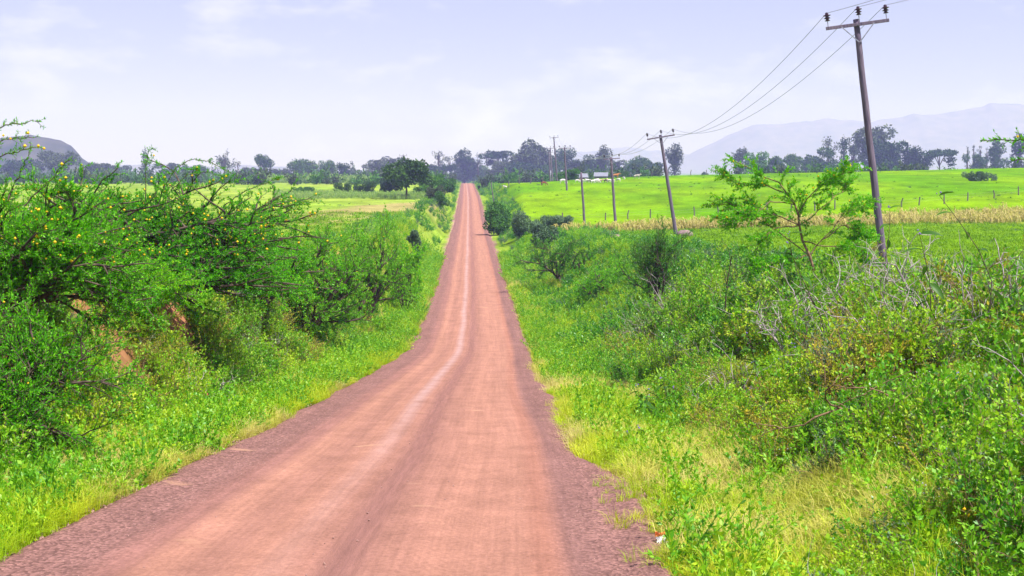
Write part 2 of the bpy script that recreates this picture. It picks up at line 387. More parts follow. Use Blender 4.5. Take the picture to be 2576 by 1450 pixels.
l.new(vm.outputs[0], bs.inputs['Base Color']); l.new(bs.outputs[0], out.inputs['Surface'])
gme.materials.append(m)
tag(link('ground', gme), kind='structure')

# road sheet with worn wheel tracks
rt = np.concatenate([np.linspace(-4.3, -2.4, 14), np.linspace(-2.2, 1.8, 21), np.linspace(2.0, 4.6, 19)])
ry = np.concatenate([np.arange(-60, 4, 2.0), np.arange(4, 90, 0.4), np.geomspace(90, 900, 200)])
RT, RY = np.meshgrid(rt, ry)
rut = -0.03 * np.exp(-((RT + 1.25) / 0.35) ** 2) - 0.03 * np.exp(-((RT - 1.1) / 0.4) ** 2) - 0.025 * np.exp(-((RT + 0.1) / 0.25) ** 2)
RX = RT + xr(RY)
edge_l = 3.05 + 0.5 * (fbm(RX * .5, RY * .22, 3) - 0.5)
edge_r = 3.0 - 0.45 * smooth01((RY - 30) / 25) + (0.9 - 0.5 * smooth01((RY - 25) / 25)) * (fbm(RX * .5 + 60, RY * .2, 3) - 0.5) - 0.6 * np.exp(-((RY - 27) / 8.0) ** 2) + 0.3 * np.exp(-((RY - 17.0) / 3.5) ** 2)
edge = np.where(RT < 0, edge_l, edge_r)
RZ = zr(RY) + rut + 0.05 * (1 - (RT / 3) ** 2) * 0.6 - 0.35 * np.clip(np.abs(RT) - edge, 0, 5) + 0.012
berm = 0.05 * np.exp(-((np.abs(RT) - edge + 0.15) / 0.18) ** 2) * (0.3 + fbm(RX * 3, RY * 3, 2))
RZ = RZ + berm + 0.016 * (fbm(RX * 1.5, RY * 0.9, 3) - 0.5) + 0.0015 * np.sin(RY * 7.8 + 2 * fbm(RX * .6, RY * .3, 2)) * smooth01((fbm(RX * .4 + 9, RY * .12, 2) - .45) / .15)
nr, nc = RT.shape
idx = np.arange(nr * nc).reshape(nr, nc)
F = np.stack([idx[:-1, :-1], idx[:-1, 1:], idx[1:, 1:], idx[1:, :-1]], -1).reshape(-1, 4)
rme = mesh_np('road', np.stack([RX, RY, RZ], -1), F, None, True)
av = rme.attributes.new('across', 'FLOAT_VECTOR', 'POINT')
av.data.foreach_set('vector', np.stack([RT, RY, RT - np.sign(RT) * edge], -1).astype(np.float32).ravel())
m, n, l, out = new_mat('red_dirt_road')
an = n.new('ShaderNodeAttribute'); an.attribute_name = 'across'; sx = n.new('ShaderNodeSeparateXYZ'); l.new(an.outputs['Vector'], sx.inputs[0])
mpr = n.new('ShaderNodeMapping'); mpr.inputs['Scale'].default_value = (2.6, 0.05, 0); l.new(an.outputs['Vector'], mpr.inputs['Vector'])
nzt = n.new('ShaderNodeTexNoise'); nzt.inputs['Scale'].default_value = 1.6; nzt.inputs['Detail'].default_value = 6; nzt.inputs['Roughness'].default_value = 0.6
l.new(mpr.outputs[0], nzt.inputs['Vector'])
mpw = n.new('ShaderNodeMapping'); mpw.inputs['Scale'].default_value = (0.2, 0.05, 0); l.new(an.outputs['Vector'], mpw.inputs['Vector'])
nzw = n.new('ShaderNodeTexNoise'); nzw.inputs['Scale'].default_value = 1.0; nzw.inputs['Detail'].default_value = 3; l.new(mpw.outputs[0], nzw.inputs['Vector'])
# t with a slow wander
wv = n.new('ShaderNodeMath'); wv.operation = 'MULTIPLY_ADD'; wv.inputs[1].default_value = 0.24; l.new(nzw.outputs['Fac'], wv.inputs[0]); l.new(sx.outputs['X'], wv.inputs[2])
tn = n.new('ShaderNodeMapRange'); tn.inputs['From Min'].default_value = -4 + .12; tn.inputs['From Max'].default_value = 4 + .12
l.new(wv.outputs[0], tn.inputs['Value'])
rp = n.new('ShaderNodeValToRGB'); rp.color_ramp.interpolation = 'EASE'
GRAV = (0.225, 0.118, 0.10); DUST = (0.37, 0.185, 0.13); DUST2 = (0.325, 0.162, 0.118); PALE = (0.365, 0.22, 0.195); DARK = (0.275, 0.136, 0.11)
stops = [(-4, GRAV), (-2.4, GRAV), (-2.0, DARK), (-1.65, DUST), (-1.2, DUST2), (-0.85, DUST), (-0.6, DUST), (-0.36, DUST2), (0.0, DARK),
         (0.4, DUST2), (0.9, DUST), (1.35, DUST), (1.6, DUST), (1.85, (0.35, 0.165, 0.115)), (2.15, GRAV), (4, GRAV)]
el = rp.color_ramp.elements
for i, (p, c) in enumerate(stops):
    e = el[0] if i == 0 else (el[1] if i == 1 else el.new(1.0))
    e.position = (p + 4) / 8; e.color = rgb(c)
# elements re-sort on insert: set again in order
es = sorted(range(len(stops)), key=lambda i: stops[i][0])
for i, k in enumerate(es): el[i].position = (stops[k][0] + 4) / 8
for i, k in enumerate(es): el[i].color = rgb(stops[k][1])
l.new(tn.outputs['Result'], rp.inputs['Fac'])
mpt = n.new('ShaderNodeMapping'); mpt.inputs['Scale'].default_value = (11, 0.16, 0); l.new(an.outputs['Vector'], mpt.inputs['Vector'])
nzq = n.new('ShaderNodeTexNoise'); nzq.inputs['Scale'].default_value = 1.5; nzq.inputs['Detail'].default_value = 8; nzq.inputs['Roughness'].default_value = 0.7; l.new(mpt.outputs[0], nzq.inputs['Vector'])
f0 = mrange(nzq.outputs['Fac'], 0.35, 0.65, 0.91, 1.08)
nzp = n.new('ShaderNodeTexNoise'); nzp.inputs['Scale'].default_value = 1.1; nzp.inputs['Detail'].default_value = 9; nzp.inputs['Roughness'].default_value = 0.68; l.new(an.outputs['Vector'], nzp.inputs['Vector'])
f00 = mrange(nzp.outputs['Fac'], 0.3, 0.7, 0.82, 1.16)
f1a = n.new('ShaderNodeMath'); f1a.operation = 'MULTIPLY'; l.new(f0, f1a.inputs[0]); l.new(f00, f1a.inputs[1])
f1b = mrange(nzt.outputs['Fac'], 0.3, 0.7, 0.88, 1.10)
f1c = n.new('ShaderNodeMath'); f1c.operation = 'MULTIPLY'; l.new(f1a.outputs[0], f1c.inputs[0]); l.new(f1b, f1c.inputs[1]); f1 = f1c.outputs[0]
nzf = n.new('ShaderNodeTexNoise'); nzf.inputs['Scale'].default_value = 14; nzf.inputs['Detail'].default_value = 6; nzf.inputs['Roughness'].default_value = 0.75
l.new(an.outputs['Vector'], nzf.inputs['Vector'])
f2 = mrange(nzf.outputs['Fac'], 0.3, 0.7, 0.74, 1.22)
# coarse gravel where traffic does not sweep it
vor = n.new('ShaderNodeTexVoronoi'); vor.inputs['Scale'].default_value = 22; l.new(an.outputs['Vector'], vor.inputs['Vector'])
absx = n.new('ShaderNodeMath'); absx.operation = 'ABSOLUTE'; l.new(sx.outputs['X'], absx.inputs[0])
gm = mrange(absx.outputs[0], 1.8, 2.5, 0, 1)
vs = n.new('ShaderNodeSeparateColor'); l.new(vor.outputs['Color'], vs.inputs[0])
vf = mrange(vs.outputs[0], 0, 1, 0.62, 1.45)
gmix = n.new('ShaderNodeMix'); gmix.inputs['A'].default_value = 1; l.new(gm, gmix.inputs['Factor']); l.new(vf, gmix.inputs['B'])
m1 = n.new('ShaderNodeMath'); m1.operation = 'MULTIPLY'; l.new(f1, m1.inputs[0]); l.new(f2, m1.inputs[1])
m2 = n.new('ShaderNodeMath'); m2.operation = 'MULTIPLY'; l.new(m1.outputs[0], m2.inputs[0]); l.new(gmix.outputs['Result'], m2.inputs[1])
# pale blown dust patches lying across the tracks
mpd = n.new('ShaderNodeMapping'); mpd.inputs['Scale'].default_value = (0.9, 1.5, 0); l.new(an.outputs['Vector'], mpd.inputs['Vector'])
nzd = n.new('ShaderNodeTexNoise'); nzd.inputs['Scale'].default_value = 0.9; nzd.inputs['Detail'].default_value = 4; l.new(mpd.outputs[0], nzd.inputs['Vector'])
fd = mrange(nzd.outputs['Fac'], 0.66, 0.74, 0, 0.55)
vm = n.new('ShaderNodeVectorMath'); vm.operation = 'SCALE'; l.new(rp.outputs['Color'], vm.inputs[0]); l.new(m2.outputs[0], vm.inputs['Scale'])
md = n.new('ShaderNodeMix'); md.data_type = 'RGBA'; md.inputs['B'].default_value = (0.52, 0.30, 0.19, 1); l.new(fd, md.inputs['Factor']); l.new(vm.outputs[0], md.inputs['A'])
so = n.new('ShaderNodeMath'); so.operation = 'ADD'; so.inputs[1].default_value = 0.46; l.new(wv.outputs[0], so.inputs[0])
sa = n.new('ShaderNodeMath'); sa.operation = 'ABSOLUTE'; l.new(so.outputs[0], sa.inputs[0])
s1 = mrange(sa.outputs[0], 0.03, 0.24, 1, 0); s2_ = mrange(sx.outputs['Y'], 13, 42, 0.10, 0.55); s3 = mrange(nzp.outputs['Fac'], 0.35, 0.6, 0.45, 1)
sm = n.new('ShaderNodeMath'); sm.operation = 'MULTIPLY'; l.new(s1, sm.inputs[0]); l.new(s2_, sm.inputs[1])
sm2 = n.new('ShaderNodeMath'); sm2.operation = 'MULTIPLY'; l.new(sm.outputs[0], sm2.inputs[0]); l.new(s3, sm2.inputs[1])
ms = n.new('ShaderNodeMix'); ms.data_type = 'RGBA'; ms.inputs['B'].default_value = (0.43, 0.32, 0.32, 1); l.new(sm2.outputs[0], ms.inputs['Factor']); l.new(md.outputs['Result'], ms.inputs['A']); md = ms
bs = n.new('ShaderNodeBsdfPrincipled'); bs.inputs['Roughness'].default_value = 0.95; bs.inputs['Specular IOR Level'].default_value = 0.1
bp = n.new('ShaderNodeBump'); bp.inputs['Strength'].default_value = 0.5; bp.inputs['Distance'].default_value = 0.03
hs = n.new('ShaderNodeMath'); hs.operation = 'MULTIPLY_ADD'; l.new(vor.outputs['Distance'], hs.inputs[0]); l.new(gm, hs.inputs[1]); l.new(nzf.outputs['Fac'], hs.inputs[2])
l.new(hs.outputs[0], bp.inputs['Height']); l.new(bp.outputs[0], bs.inputs['Normal'])
l.new(md.outputs['Result'], bs.inputs['Base Color']); l.new(bs.outputs[0], out.inputs['Surface'])
rme.materials.append(m)
tag(link('road', rme), kind='structure')

# ------------------------------------------------------------------ far hills
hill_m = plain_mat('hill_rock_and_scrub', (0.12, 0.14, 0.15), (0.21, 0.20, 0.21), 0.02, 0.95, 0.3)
hill_d = plain_mat('hill_dark_scrub', (0.025, 0.04, 0.03), (0.075, 0.075, 0.065), 0.03, 0.95, 0.3)
def ridge(name, prof, d, depth, seed, step=6.0, rough=0.05):
    """a real range of hills whose crest passes the given skyline points"""
    px = [p[0] for p in prof]; H = [at(CX, p[1], d).z for p in prof]
    X = np.arange((px[0] - CX) / FPX * d, (px[-1] - CX) / FPX * d, step)
    h = np.interp(X, [(p - CX) / FPX * d for p in px], H)
    h = h + (fbm(X / (d * .012) + seed * 3.1, X * 0 + seed, 4) - .5) * d * .0035 * np.clip((h - EYE) / (d * .012), 0, 1)
    v = np.linspace(-1, 1, 25)
    XX, VV = np.meshgrid(X, v)
    base = -14.0
    hh = np.maximum(np.broadcast_to(h, XX.shape) - base, 0)
    shape = np.where(VV < 0, (1 + VV) ** 1.25, (1 - VV) ** 0.9)
    nn = fbm(XX / 60 + seed, VV * 4, 4) - 0.5
    Z = base + hh * shape * (1 + rough * 4 * nn * (1 - np.abs(1 - np.abs(VV) * 2)) * 0 + rough * 3 * nn * np.minimum(np.abs(VV) * 3, 1))
    Y = d + VV * depth + 40 * nn
    nr, nc = XX.shape
    idx = np.arange(nr * nc).reshape(nr, nc)
    F = np.stack([idx[:-1, :-1], idx[:-1, 1:], idx[1:, 1:], idx[1:, :-1]], -1).reshape(-1, 4)
    return tag(link(name, mesh_np(name, np.stack([XX, Y, Z], -1), F, hill_m if name != 'hill' else hill_d, True)), kind='structure')
ridge('hill', [(-420, 445), (-300, 400), (-160, 362), (-40, 350), (30, 345), (80, 342), (120, 347), (155, 357), (178, 370), (192, 385), (202, 398), (214, 412), (240, 440)], 1700, 180, 3, 4.0, 0.08)
ridge('mountains', [(1330, 436), (1500, 430), (1640, 412), (1720, 392), (1800, 358), (1860, 325), (1900, 313), (1960, 314), (2020, 305), (2080, 299), (2140, 302), (2190, 305), (2230, 296), (2300, 288), (2370, 289), (2430, 275), (2480, 263), (2540, 262), (2620, 268), (2900, 250), (3300, 300)], 6900, 900, 7, 18.0, 0.03)
ridge('hills', [(980, 440), (1080, 425), (1180, 398), (1250, 384), (1300, 386), (1360, 394), (1420, 388), (1500, 380), (1570, 372), (1640, 380), (1760, 392), (1900, 440)], 7400, 300, 11, 18.0, 0.03)
ridge('hills', [(-300, 425), (150, 420), (300, 415), (420, 413), (480, 418), (560, 421), (620, 416), (760, 422), (1000, 432)], 4600, 300, 15, 12.0, 0.03)

# haze: one closed box of even, pale bluish air round everything
bm = bmesh.new(); box_bm(bm, (0, 4000, 165), (11000, 8300, 390))
hz = tag(link('haze', bm_mesh('haze', bm)), kind='stuff')
m, n, l, out = new_mat('haze')
pv = n.new('ShaderNodeVolumePrincipled')
pv.inputs['Color'].default_value = (0.42, 0.43, 1.0, 1); pv.inputs['Absorption Color'].default_value = (0.80, 0.78, 1, 1)
pv.inputs['Density'].default_value = 0.00026; pv.inputs['Anisotropy'].default_value = 0.0
l.new(pv.outputs['Volume'], out.inputs['Volume'])
hz.data.materials.append(m)

# ------------------------------------------------------------------ plants
def skeleton(rng, levels, W, D, H, base_r=0.15):
    """branching skeleton, level by level; returns [(P (M,n,3), R (M,n))]"""
    out = []
    prev = None
    for li, lv in enumerate(levels):
        n = lv['n']; pts = lv.get('pts', 5)
        if prev is None:
            Mn = n; az = (np.arange(n) + rng.uniform(0, 0.8, n)) * 2 * np.pi / n
            S = np.stack([np.cos(az), np.sin(az), np.zeros(n)], 1) * base_r * rng.uniform(0.1, 1, (n, 1))
            a = lv['ang'] * rng.uniform(0.4, 1.2, n)
            Dr = np.stack([np.cos(az) * np.sin(a), np.sin(az) * np.sin(a), np.cos(a)], 1)
            R0 = np.full(n, lv['r'])
        else:
            P, R = prev; m = len(P); Mn = m * n
            par = np.repeat(np.arange(m), n)
            f = rng.uniform(lv.get('f0', 0.35), 1.0, Mn); f[::n] = 1.0
            q = f * (P.shape[1] - 1); i = np.minimum(q.astype(int), P.shape[1] - 2); g = (q - i)[:, None]
            S = P[par, i] * (1 - g) + P[par, i + 1] * g
            T = norm(P[par, i + 1] - P[par, i])
            pr = norm(np.cross(T, rng.normal(size=(Mn, 3)))); pr[:, 2] *= lv.get('flat', 1.0)
            a = (lv['ang'] * rng.uniform(0.6, 1.3, Mn))[:, None]
            Dr = norm(T * np.cos(a) + pr * np.sin(a))
            R0 = np.minimum(lv['r'], R[par, i] * 0.9)
        L = lv['len'] * rng.uniform(0.6, 1.25, Mn)
        pl = [S]; d = Dr
        for k in range(pts - 1):
            d = norm(d + lv.get('wig', 0.15) * rng.normal(size=(Mn, 3)) + np.array([0, 0, lv.get('up', 0.0)]))
            pl.append(pl[-1] + d * (L / (pts - 1))[:, None])
        P = np.stack(pl, 1); R = R0[:, None] * np.linspace(1, lv.get('tip', 0.35), pts)[None]
        out.append((P, R)); prev = (P, R)
    A = np.concatenate([P.reshape(-1, 3) for P, _ in out[-2:]])
    lo, hi = np.percentile(A, 1.5, 0), np.percentile(A, 98.5, 0)
    sx_, sy_, sz_ = W / max(hi[0] - lo[0], .01), D / max(hi[1] - lo[1], .01), H / max(hi[2], .01)
    cx_, cy_ = (hi[0] + lo[0]) / 2, (hi[1] + lo[1]) / 2
    res = []
    for P, R in out:
        Q = P.copy(); hgt = np.clip(P[..., 2] / max(hi[2], .01), 0, 1)
        Q[..., 0] = (P[..., 0] - cx_ * hgt) * sx_; Q[..., 1] = (P[..., 1] - cy_ * hgt) * sy_; Q[..., 2] = P[..., 2] * sz_
        res.append((Q, R))
    return res
def wood_of(sk, ks):
    return join([tubes(P, R, k) for (P, R), k in zip(sk, ks)])
def leaf_along(rng, P, per, L, W, out=0.9, up=0.3, f0=0.1):
    Mn, n, _ = P.shape
    par = np.repeat(np.arange(Mn), per); N = len(par)
    q = rng.uniform(f0, 1, N) * (n - 1); i = np.minimum(q.astype(int), n - 2); g = (q - i)[:, None]
    S = P[par, i] * (1 - g) + P[par, i + 1] * g
    T = norm(P[par, i + 1] - P[par, i]); pr = norm(np.cross(T, rng.normal(size=(N, 3))))
    Dr = T * 0.7 + pr * out + np.array([0, 0, up])
    return leaves(rng, S, Dr, L * rng.uniform(0.6, 1.3, N), W * rng.uniform(0.7, 1.3, N), 1.8)
def balls(rng, P, r):
    """little octahedron flower heads"""
    o = np.array([[1, 0, 0], [-1, 0, 0], [0, 1, 0], [0, -1, 0], [0, 0, 1], [0, 0, -1]], float)
    f = np.array([[0, 2, 4], [2, 1, 4], [1, 3, 4], [3, 0, 4], [2, 0, 5], [1, 2, 5], [3, 1, 5], [0, 3, 5]])
    V = P[:, None, :] + o[None] * (r * rng.uniform(0.7, 1.2, (len(P), 1, 1)))
    F = f[None] + (np.arange(len(P)) * 6)[:, None, None]
    return V.reshape(-1, 3), F.reshape(-1, 3)

def acacia_levels(n, size, spread=0.9, up=0.02, twig=0.55, wig=0.16):
    return [dict(n=n[0], len=size * 0.5, ang=spread * 0.75, r=size * 0.017, wig=0.12, up=0.04, pts=6, tip=0.6),
            dict(n=n[1], len=size * 0.42, ang=0.8, r=size * 0.009, wig=wig, up=up, pts=6, f0=0.3, flat=0.35),
            dict(n=n[2], len=size * 0.24, ang=0.8, r=size * 0.0042, wig=wig, up=up, pts=5, f0=0.25, flat=0.45),
            dict(n=n[3], len=twig, ang=0.75, r=0.006, wig=0.13, up=-0.02, pts=5, f0=0.1, tip=0.4)]
_cache = {}
def acacia_meshes(key, seed, W, D, H, n, leaf=(0.07, 0.026), per=22, mat='acacia', flowers=0, extra=None, spread=0.9, twig=0.55, up=0.02, loc=None, fr=0.024, wood='bark', wig=0.16):
    if key in _cache: return _cache[key]
    rng = np.random.default_rng(seed)
    sk = skeleton(rng, acacia_levels(n, max(W, H), spread, up, twig, wig), W, D, H)
    wood_parts = [wood_of(sk, [7, 5, 4, 3])]
    lf = [leaf_along(rng, sk[3][0], per, leaf[0], leaf[1]), leaf_along(rng, sk[2][0], per // 2, leaf[0], leaf[1], f0=0.4)]
    fl_src = [sk[3][0][:, 2:].reshape(-1, 3)]
    if extra:
        for pts in extra:                                   # long arching sprays: world polylines
            Pw = np.array(pts, float) - np.array(loc)
            tt = np.linspace(0, len(Pw) - 1, 18); Ps = np.stack([np.interp(tt, np.arange(len(Pw)), Pw[:, k]) for k in range(3)], 1)
            Ps += rng.normal(size=Ps.shape) * 0.012
            wood_parts.append(tubes(Ps, np.linspace(0.013, 0.004, 18), 4))
            Ln = np.linalg.norm(np.diff(Ps, axis=0), axis=1).sum()
            # short side twigs
            k = int(Ln * 9); qi = rng.integers(2, 17, k); T = norm(Ps[qi] - Ps[qi - 1]); pr = norm(np.cross(T, rng.normal(size=(k, 3))))
            d2 = norm(T * 0.8 + pr * 0.7); tw = np.stack([Ps[qi] + d2 * s for s in (0, 0.06, 0.13)], 1)
            wood_parts.append(tubes(tw, np.tile([0.004, 0.003, 0.002], (k, 1)), 3))
            lf.append(leaf_along(rng, Ps[None], int(Ln * 85), leaf[0] * .75, leaf[1] * .7, f0=0.02)); lf.append(leaf_along(rng, tw, 9, leaf[0] * .75, leaf[1] * .7))
            fl_src.append(Ps[6:])
    wm = mesh_np(key + '_wood', *join(wood_parts), M[wood], True)
    lm = mesh_np(key + '_leaf', *join(lf), M[mat])
    fm = None
    if flowers:
        A = np.concatenate(fl_src); 
        top = A[A[:, 2] > np.percentile(A[:, 2], 45)]
        pk = top[rng.integers(0, len(top), flowers)] + rng.normal(size=(flowers, 3)) * 0.03
        fm = mesh_np(key + '_flower', *balls(rng, pk, fr), M['flower'])
    _cache[key] = (wm, lm, fm)
    return _cache[key]
def put_bush(name, label, cat, loc, meshes, rz=0, scl=1.0, group=None, wood_name='branches'):
    e = empty(name, loc, (0, 0, rz), (scl,) * 3 if not hasattr(scl, '__len__') else scl)
    tag(e, label, cat, group)
    link(wood_name, meshes[0], e); link('foliage', meshes[1], e)
    if len(meshes) > 2 and meshes[2] is not None: link('blossoms', meshes[2], e)
    return e
def bush_at(name, label, cat, x, d, top_y, w_px, key, seed, n, depth=1.0, h_extra=0.0, sink=0.05, **kw):
    X, Y, Z = on_ground(x, d) if d > 0 else px_ground(x, -d)
    d = Y; Z -= sink
    H = at(x, top_y, d).z - Z; W = w_px * d / FPX
    kw.setdefault('loc', (X, Y, Z))
    ms = acacia_meshes(key, seed, W, W * depth, H, n, **kw)
    return put_bush(name, label, cat, (X, Y, Z), ms)

def px_line(pts, d): return [tuple(at(x, y, d if not isinstance(d, list) else d[i])) for i, (x, y) in enumerate(pts)]

# -- left: the great thorn bushes
bush_at('acacia_bush', 'wide dark-centred thorn bush with yellow blossoms, largest on the red bank left of the road', 'bush',
        370, 36, 470, 720, 'acacia_broad', 11, (12, 8, 7, 7), depth=0.7, spread=1.5, up=0.0, flowers=520, per=30, leaf=(0.075, 0.024), fr=0.034,
        extra=[px_line([(395, 520), (412, 470), (440, 425), (480, 400), (530, 408), (575, 432), (605, 446)], 35),
               px_line([(365, 520), (366, 450), (368, 410), (372, 378), (388, 376)], 35),
               px_line([(430, 480), (470, 440), (520, 432), (560, 444)], 34.5),
               px_line([(560, 520), (620, 480), (690, 452), (705, 445)], 36),
               px_line([(600, 560), (680, 510), (750, 505), (785, 510)], 36)])
bush_at('acacia_bush', 'near thorn bush at the left picture edge, flowering sprays reaching above the hill', 'bush',
        -10, 23.5, 478, 700, 'acacia_edge', 12, (13, 7, 7, 7), depth=0.7, spread=1.5, up=0.0, flowers=480, per=28, leaf=(0.06, 0.02), fr=0.026,
        extra=[px_line([(-160, 420), (-60, 350), (0, 322), (45, 312), (106, 306)], 20),
               px_line([(-150, 400), (-50, 375), (0, 360), (45, 347), (92, 345)], 20),
               px_line([(-160, 440), (-40, 405), (20, 388), (60, 378), (108, 372)], 20),
               px_line([(60, 520), (110, 470), (150, 425), (182, 398)], 22),
               px_line([(20, 500), (50, 440), (66, 402), (80, 360)], 21)])
bush_at('acacia_bush', 'thorn bush low on the left verge bank, dark drooping branches over the grass', 'bush',
        -20, 20, 770, 560, 'acacia_low', 13, (8, 7, 6, 5), depth=0.7, flowers=20, per=30, leaf=(0.055, 0.018), spread=1.25, up=-0.03, sink=0.2, mat='acacia', fr=0.018)
bush_at('acacia_bush', 'lime green thorn bush on the left bank between the largest thorn bush and the road', 'bush',
        760, 57, 592, 330, 'acacia_lime_a', 14, (8, 7, 6, 5), depth=0.9, spread=1.3, flowers=60, per=22, leaf=(0.1, 0.038), mat='acacia_lime', fr=0.035)
bush_at('acacia_bush', 'feathery thorn bush with dark leaning trunks beside the left road edge', 'bush',
        915, 76, 568, 235, 'acacia_lime_b', 15, (7, 6, 6, 5), depth=0.9, spread=1.2, flowers=20, per=20, leaf=(0.125, 0.045), mat='acacia_lime', fr=0.04)
bush_at('acacia_bush', 'small dense thorn bush below the feathery one, left of the road', 'bush',
        1020, 92, 622, 90, 'acacia_small', 16, (5, 5, 5, 5), per=18, leaf=(0.14, 0.055), mat='acacia')
bush_at('acacia_bush', 'leafy thorn bush filling the gap between the largest thorn bush and the lime one', 'bush',
        630, 46, 592, 330, 'acacia_gap', 18, (8, 7, 6, 5), depth=0.8, spread=1.4, flowers=30, per=24, leaf=(0.095, 0.038), mat='acacia')
bush_at('acacia_bush', 'shaded dark thorn bush under the edge of the largest thorn bush, over bare red soil', 'bush',
        235, 31, 640, 420, 'acacia_under', 19, (9, 7, 6, 5), depth=0.6, spread=1.4, flowers=30, per=30, leaf=(0.065, 0.022), mat='acacia', fr=0.02)
bush_at('acacia_bush', 'grey leafless-looking thorn bush above the bare red soil of the left bank', 'bush',
        560, 44, 690, 200, 'acacia_grey', 17, (6, 6, 6, 4), per=9, leaf=(0.08, 0.03), mat='grey_shrub', wood='dead')
# -- right: thorn trees
def limb_tree(name, label, cat, foot, d, limbs, seed, mat):
    rng = np.random.default_rng(seed); X, Y, Z = px_ground(*foot) if d is None else on_ground(foot[0], d); d = Y
    o3 = np.array([X, Y, Z - .1]); Ps = []
    for pts in limbs:
        A = np.array([tuple(at(x, y, d)) for x, y in pts]) - o3; q = np.linspace(0, len(A) - 1, 12)
        B_ = np.stack([np.interp(q, np.arange(len(A)), A[:, k]) for k in range(3)], 1) + rng.normal(size=(12, 3)) * .02
        B_[:, 1] += np.linspace(0, 1, 12) ** 1.3 * rng.uniform(-.9, .9)
        if Ps:
            al = np.concatenate(Ps); dl = np.hypot(al[:, 0] - B_[0, 0], al[:, 2] - B_[0, 2]); k = dl.argmin(); B_ += (al[k] - B_[0])[None] * np.linspace(1, 0, 12)[:, None] ** 1.5
        Ps.append(B_)
    Ps = np.stack(Ps); R0 = np.linspace(.05, .010, 12)[None] * np.concatenate([[.85], np.full(len(limbs) - 1, .36)])[:, None]
    def kids(P, R, n, ln, r, ang, f0, pts=5):
        m_ = len(P); par = np.repeat(np.arange(m_), n); Mn = len(par); f = rng.uniform(f0, 1, Mn); q = f * (P.shape[1] - 1); i = np.minimum(q.astype(int), P.shape[1] - 2); g = (q - i)[:, None]
        S = P[par, i] * (1 - g) + P[par, i + 1] * g; T_ = norm(P[par, i + 1] - P[par, i]); pr = norm(np.cross(T_, rng.normal(size=(Mn, 3)))); pr[:, 2] *= .3
        D_ = norm(T_ * math.cos(ang) + pr * math.sin(ang)); L = ln * rng.uniform(.5, 1.3, Mn); pl_ = [S]
        for k in range(pts - 1): D_ = norm(D_ + rng.normal(size=(Mn, 3)) * .14); pl_.append(pl_[-1] + D_ * (L / (pts - 1))[:, None])
        return np.stack(pl_, 1), np.linspace(r, r * .4, pts)[None].repeat(Mn, 0)
    K1, r1 = kids(Ps, R0, 15, .55, .009, .75, .25); K2, r2 = kids(K1, r1, 7, .3, .005, .75, .1)
    wm = mesh_np(name + '_wood', *join([tubes(Ps, R0, 7), tubes(K1, r1, 4), tubes(K2, r2, 3)]), M['twig'], True)
    lf = join([leaf_along(rng, K2, 21, .075, .03, .8, .15, .05), leaf_along(rng, K1, 15, .07, .026, .8, .15, .1), leaf_along(rng, Ps, 60, .07, .03, .8, .1, .55)])
    lm = mesh_np(name + '_leaf', *lf, M[mat]); A = K2[:, 2:].reshape(-1, 3); A = A[A[:, 2] > np.percentile(A[:, 2], 40)]
    fm = mesh_np(name + '_fl', *balls(rng, A[rng.integers(0, len(A), 110)], .03), M['flower'])
    return put_bush(name, label, cat, tuple(o3), (wm, lm, fm))
limb_tree('thorn_tree', 'open flat-branched thorn tree with yellow blossoms standing before the meadow right', 'tree', (2062, 715), 38, [
    [(2062, 740), (2045, 660), (2010, 600), (2008, 545), (2000, 510), (1965, 462), (1910, 435), (1862, 412)],
    [(2045, 660), (1975, 600), (1915, 560), (1850, 520), (1785, 506)], [(2040, 650), (2085, 595), (2120, 560), (2160, 528), (2195, 512)],
    [(2000, 560), (1940, 568), (1905, 600), (1895, 660)], [(2060, 600), (2110, 565), (2150, 575), (2178, 596)], [(2004, 530), (2030, 490), (2070, 452), (2110, 432)],
    [(2030, 570), (2080, 525), (2130, 480), (2150, 462)], [(2000, 515), (1940, 505), (1880, 540), (1800, 556)], [(1990, 500), (1930, 470), (1880, 470), (1815, 430)],
    [(2040, 640), (1990, 650), (1940, 660), (1900, 672)], [(2010, 560), (1960, 540), (1900, 520), (1850, 548)], [(2030, 600), (2090, 620), (2140, 612), (2165, 640)]], 61, 'acacia')
bush_at('thorn_bush', 'upright dark feathery thorn bush standing in the scrub right of the road', 'bush',
        1655, -800, 580, 150, 'thorn_upright', 22, (4, 6, 6, 5), per=18, leaf=(0.085, 0.034), mat='acacia_dark', spread=0.5, up=0.05)
bush_at('thorn_bush', 'low flat-topped dark thorn bush on the right road bank', 'bush',
        1410, -715, 606, 200, 'thorn_flat', 23, (5, 6, 6, 5), per=16, leaf=(0.12, 0.05), mat='acacia_dark', spread=1.2, up=0.0)
bush_at('thorn_bush', 'bright green thorn bush with a flat crown, right bank above the pale grass', 'bush',
        1520, -745, 655, 150, 'thorn_bright', 24, (5, 6, 5, 5), per=18, leaf=(0.09, 0.035), mat='acacia', spread=1.1)
e_tree = bush_at('thorn_tree', 'thorn tree just outside the right picture edge, leafy sprays reaching in over the field', 'tree',
        2860, 17, 330, 420, 'thorn_edge', 26, (4, 4, 5, 4), per=14, leaf=(0.06, 0.026), flowers=40, mat='acacia', fr=0.02,
        extra=[px_line([(2800, 420), (2700, 370), (2600, 350), (2520, 352), (2470, 350)], 16.5), px_line([(2800, 480), (2680, 420), (2600, 400), (2545, 404)], 16.5),
               px_line([(2760, 420), (2660, 385), (2590, 360), (2560, 345)], 16.2)])

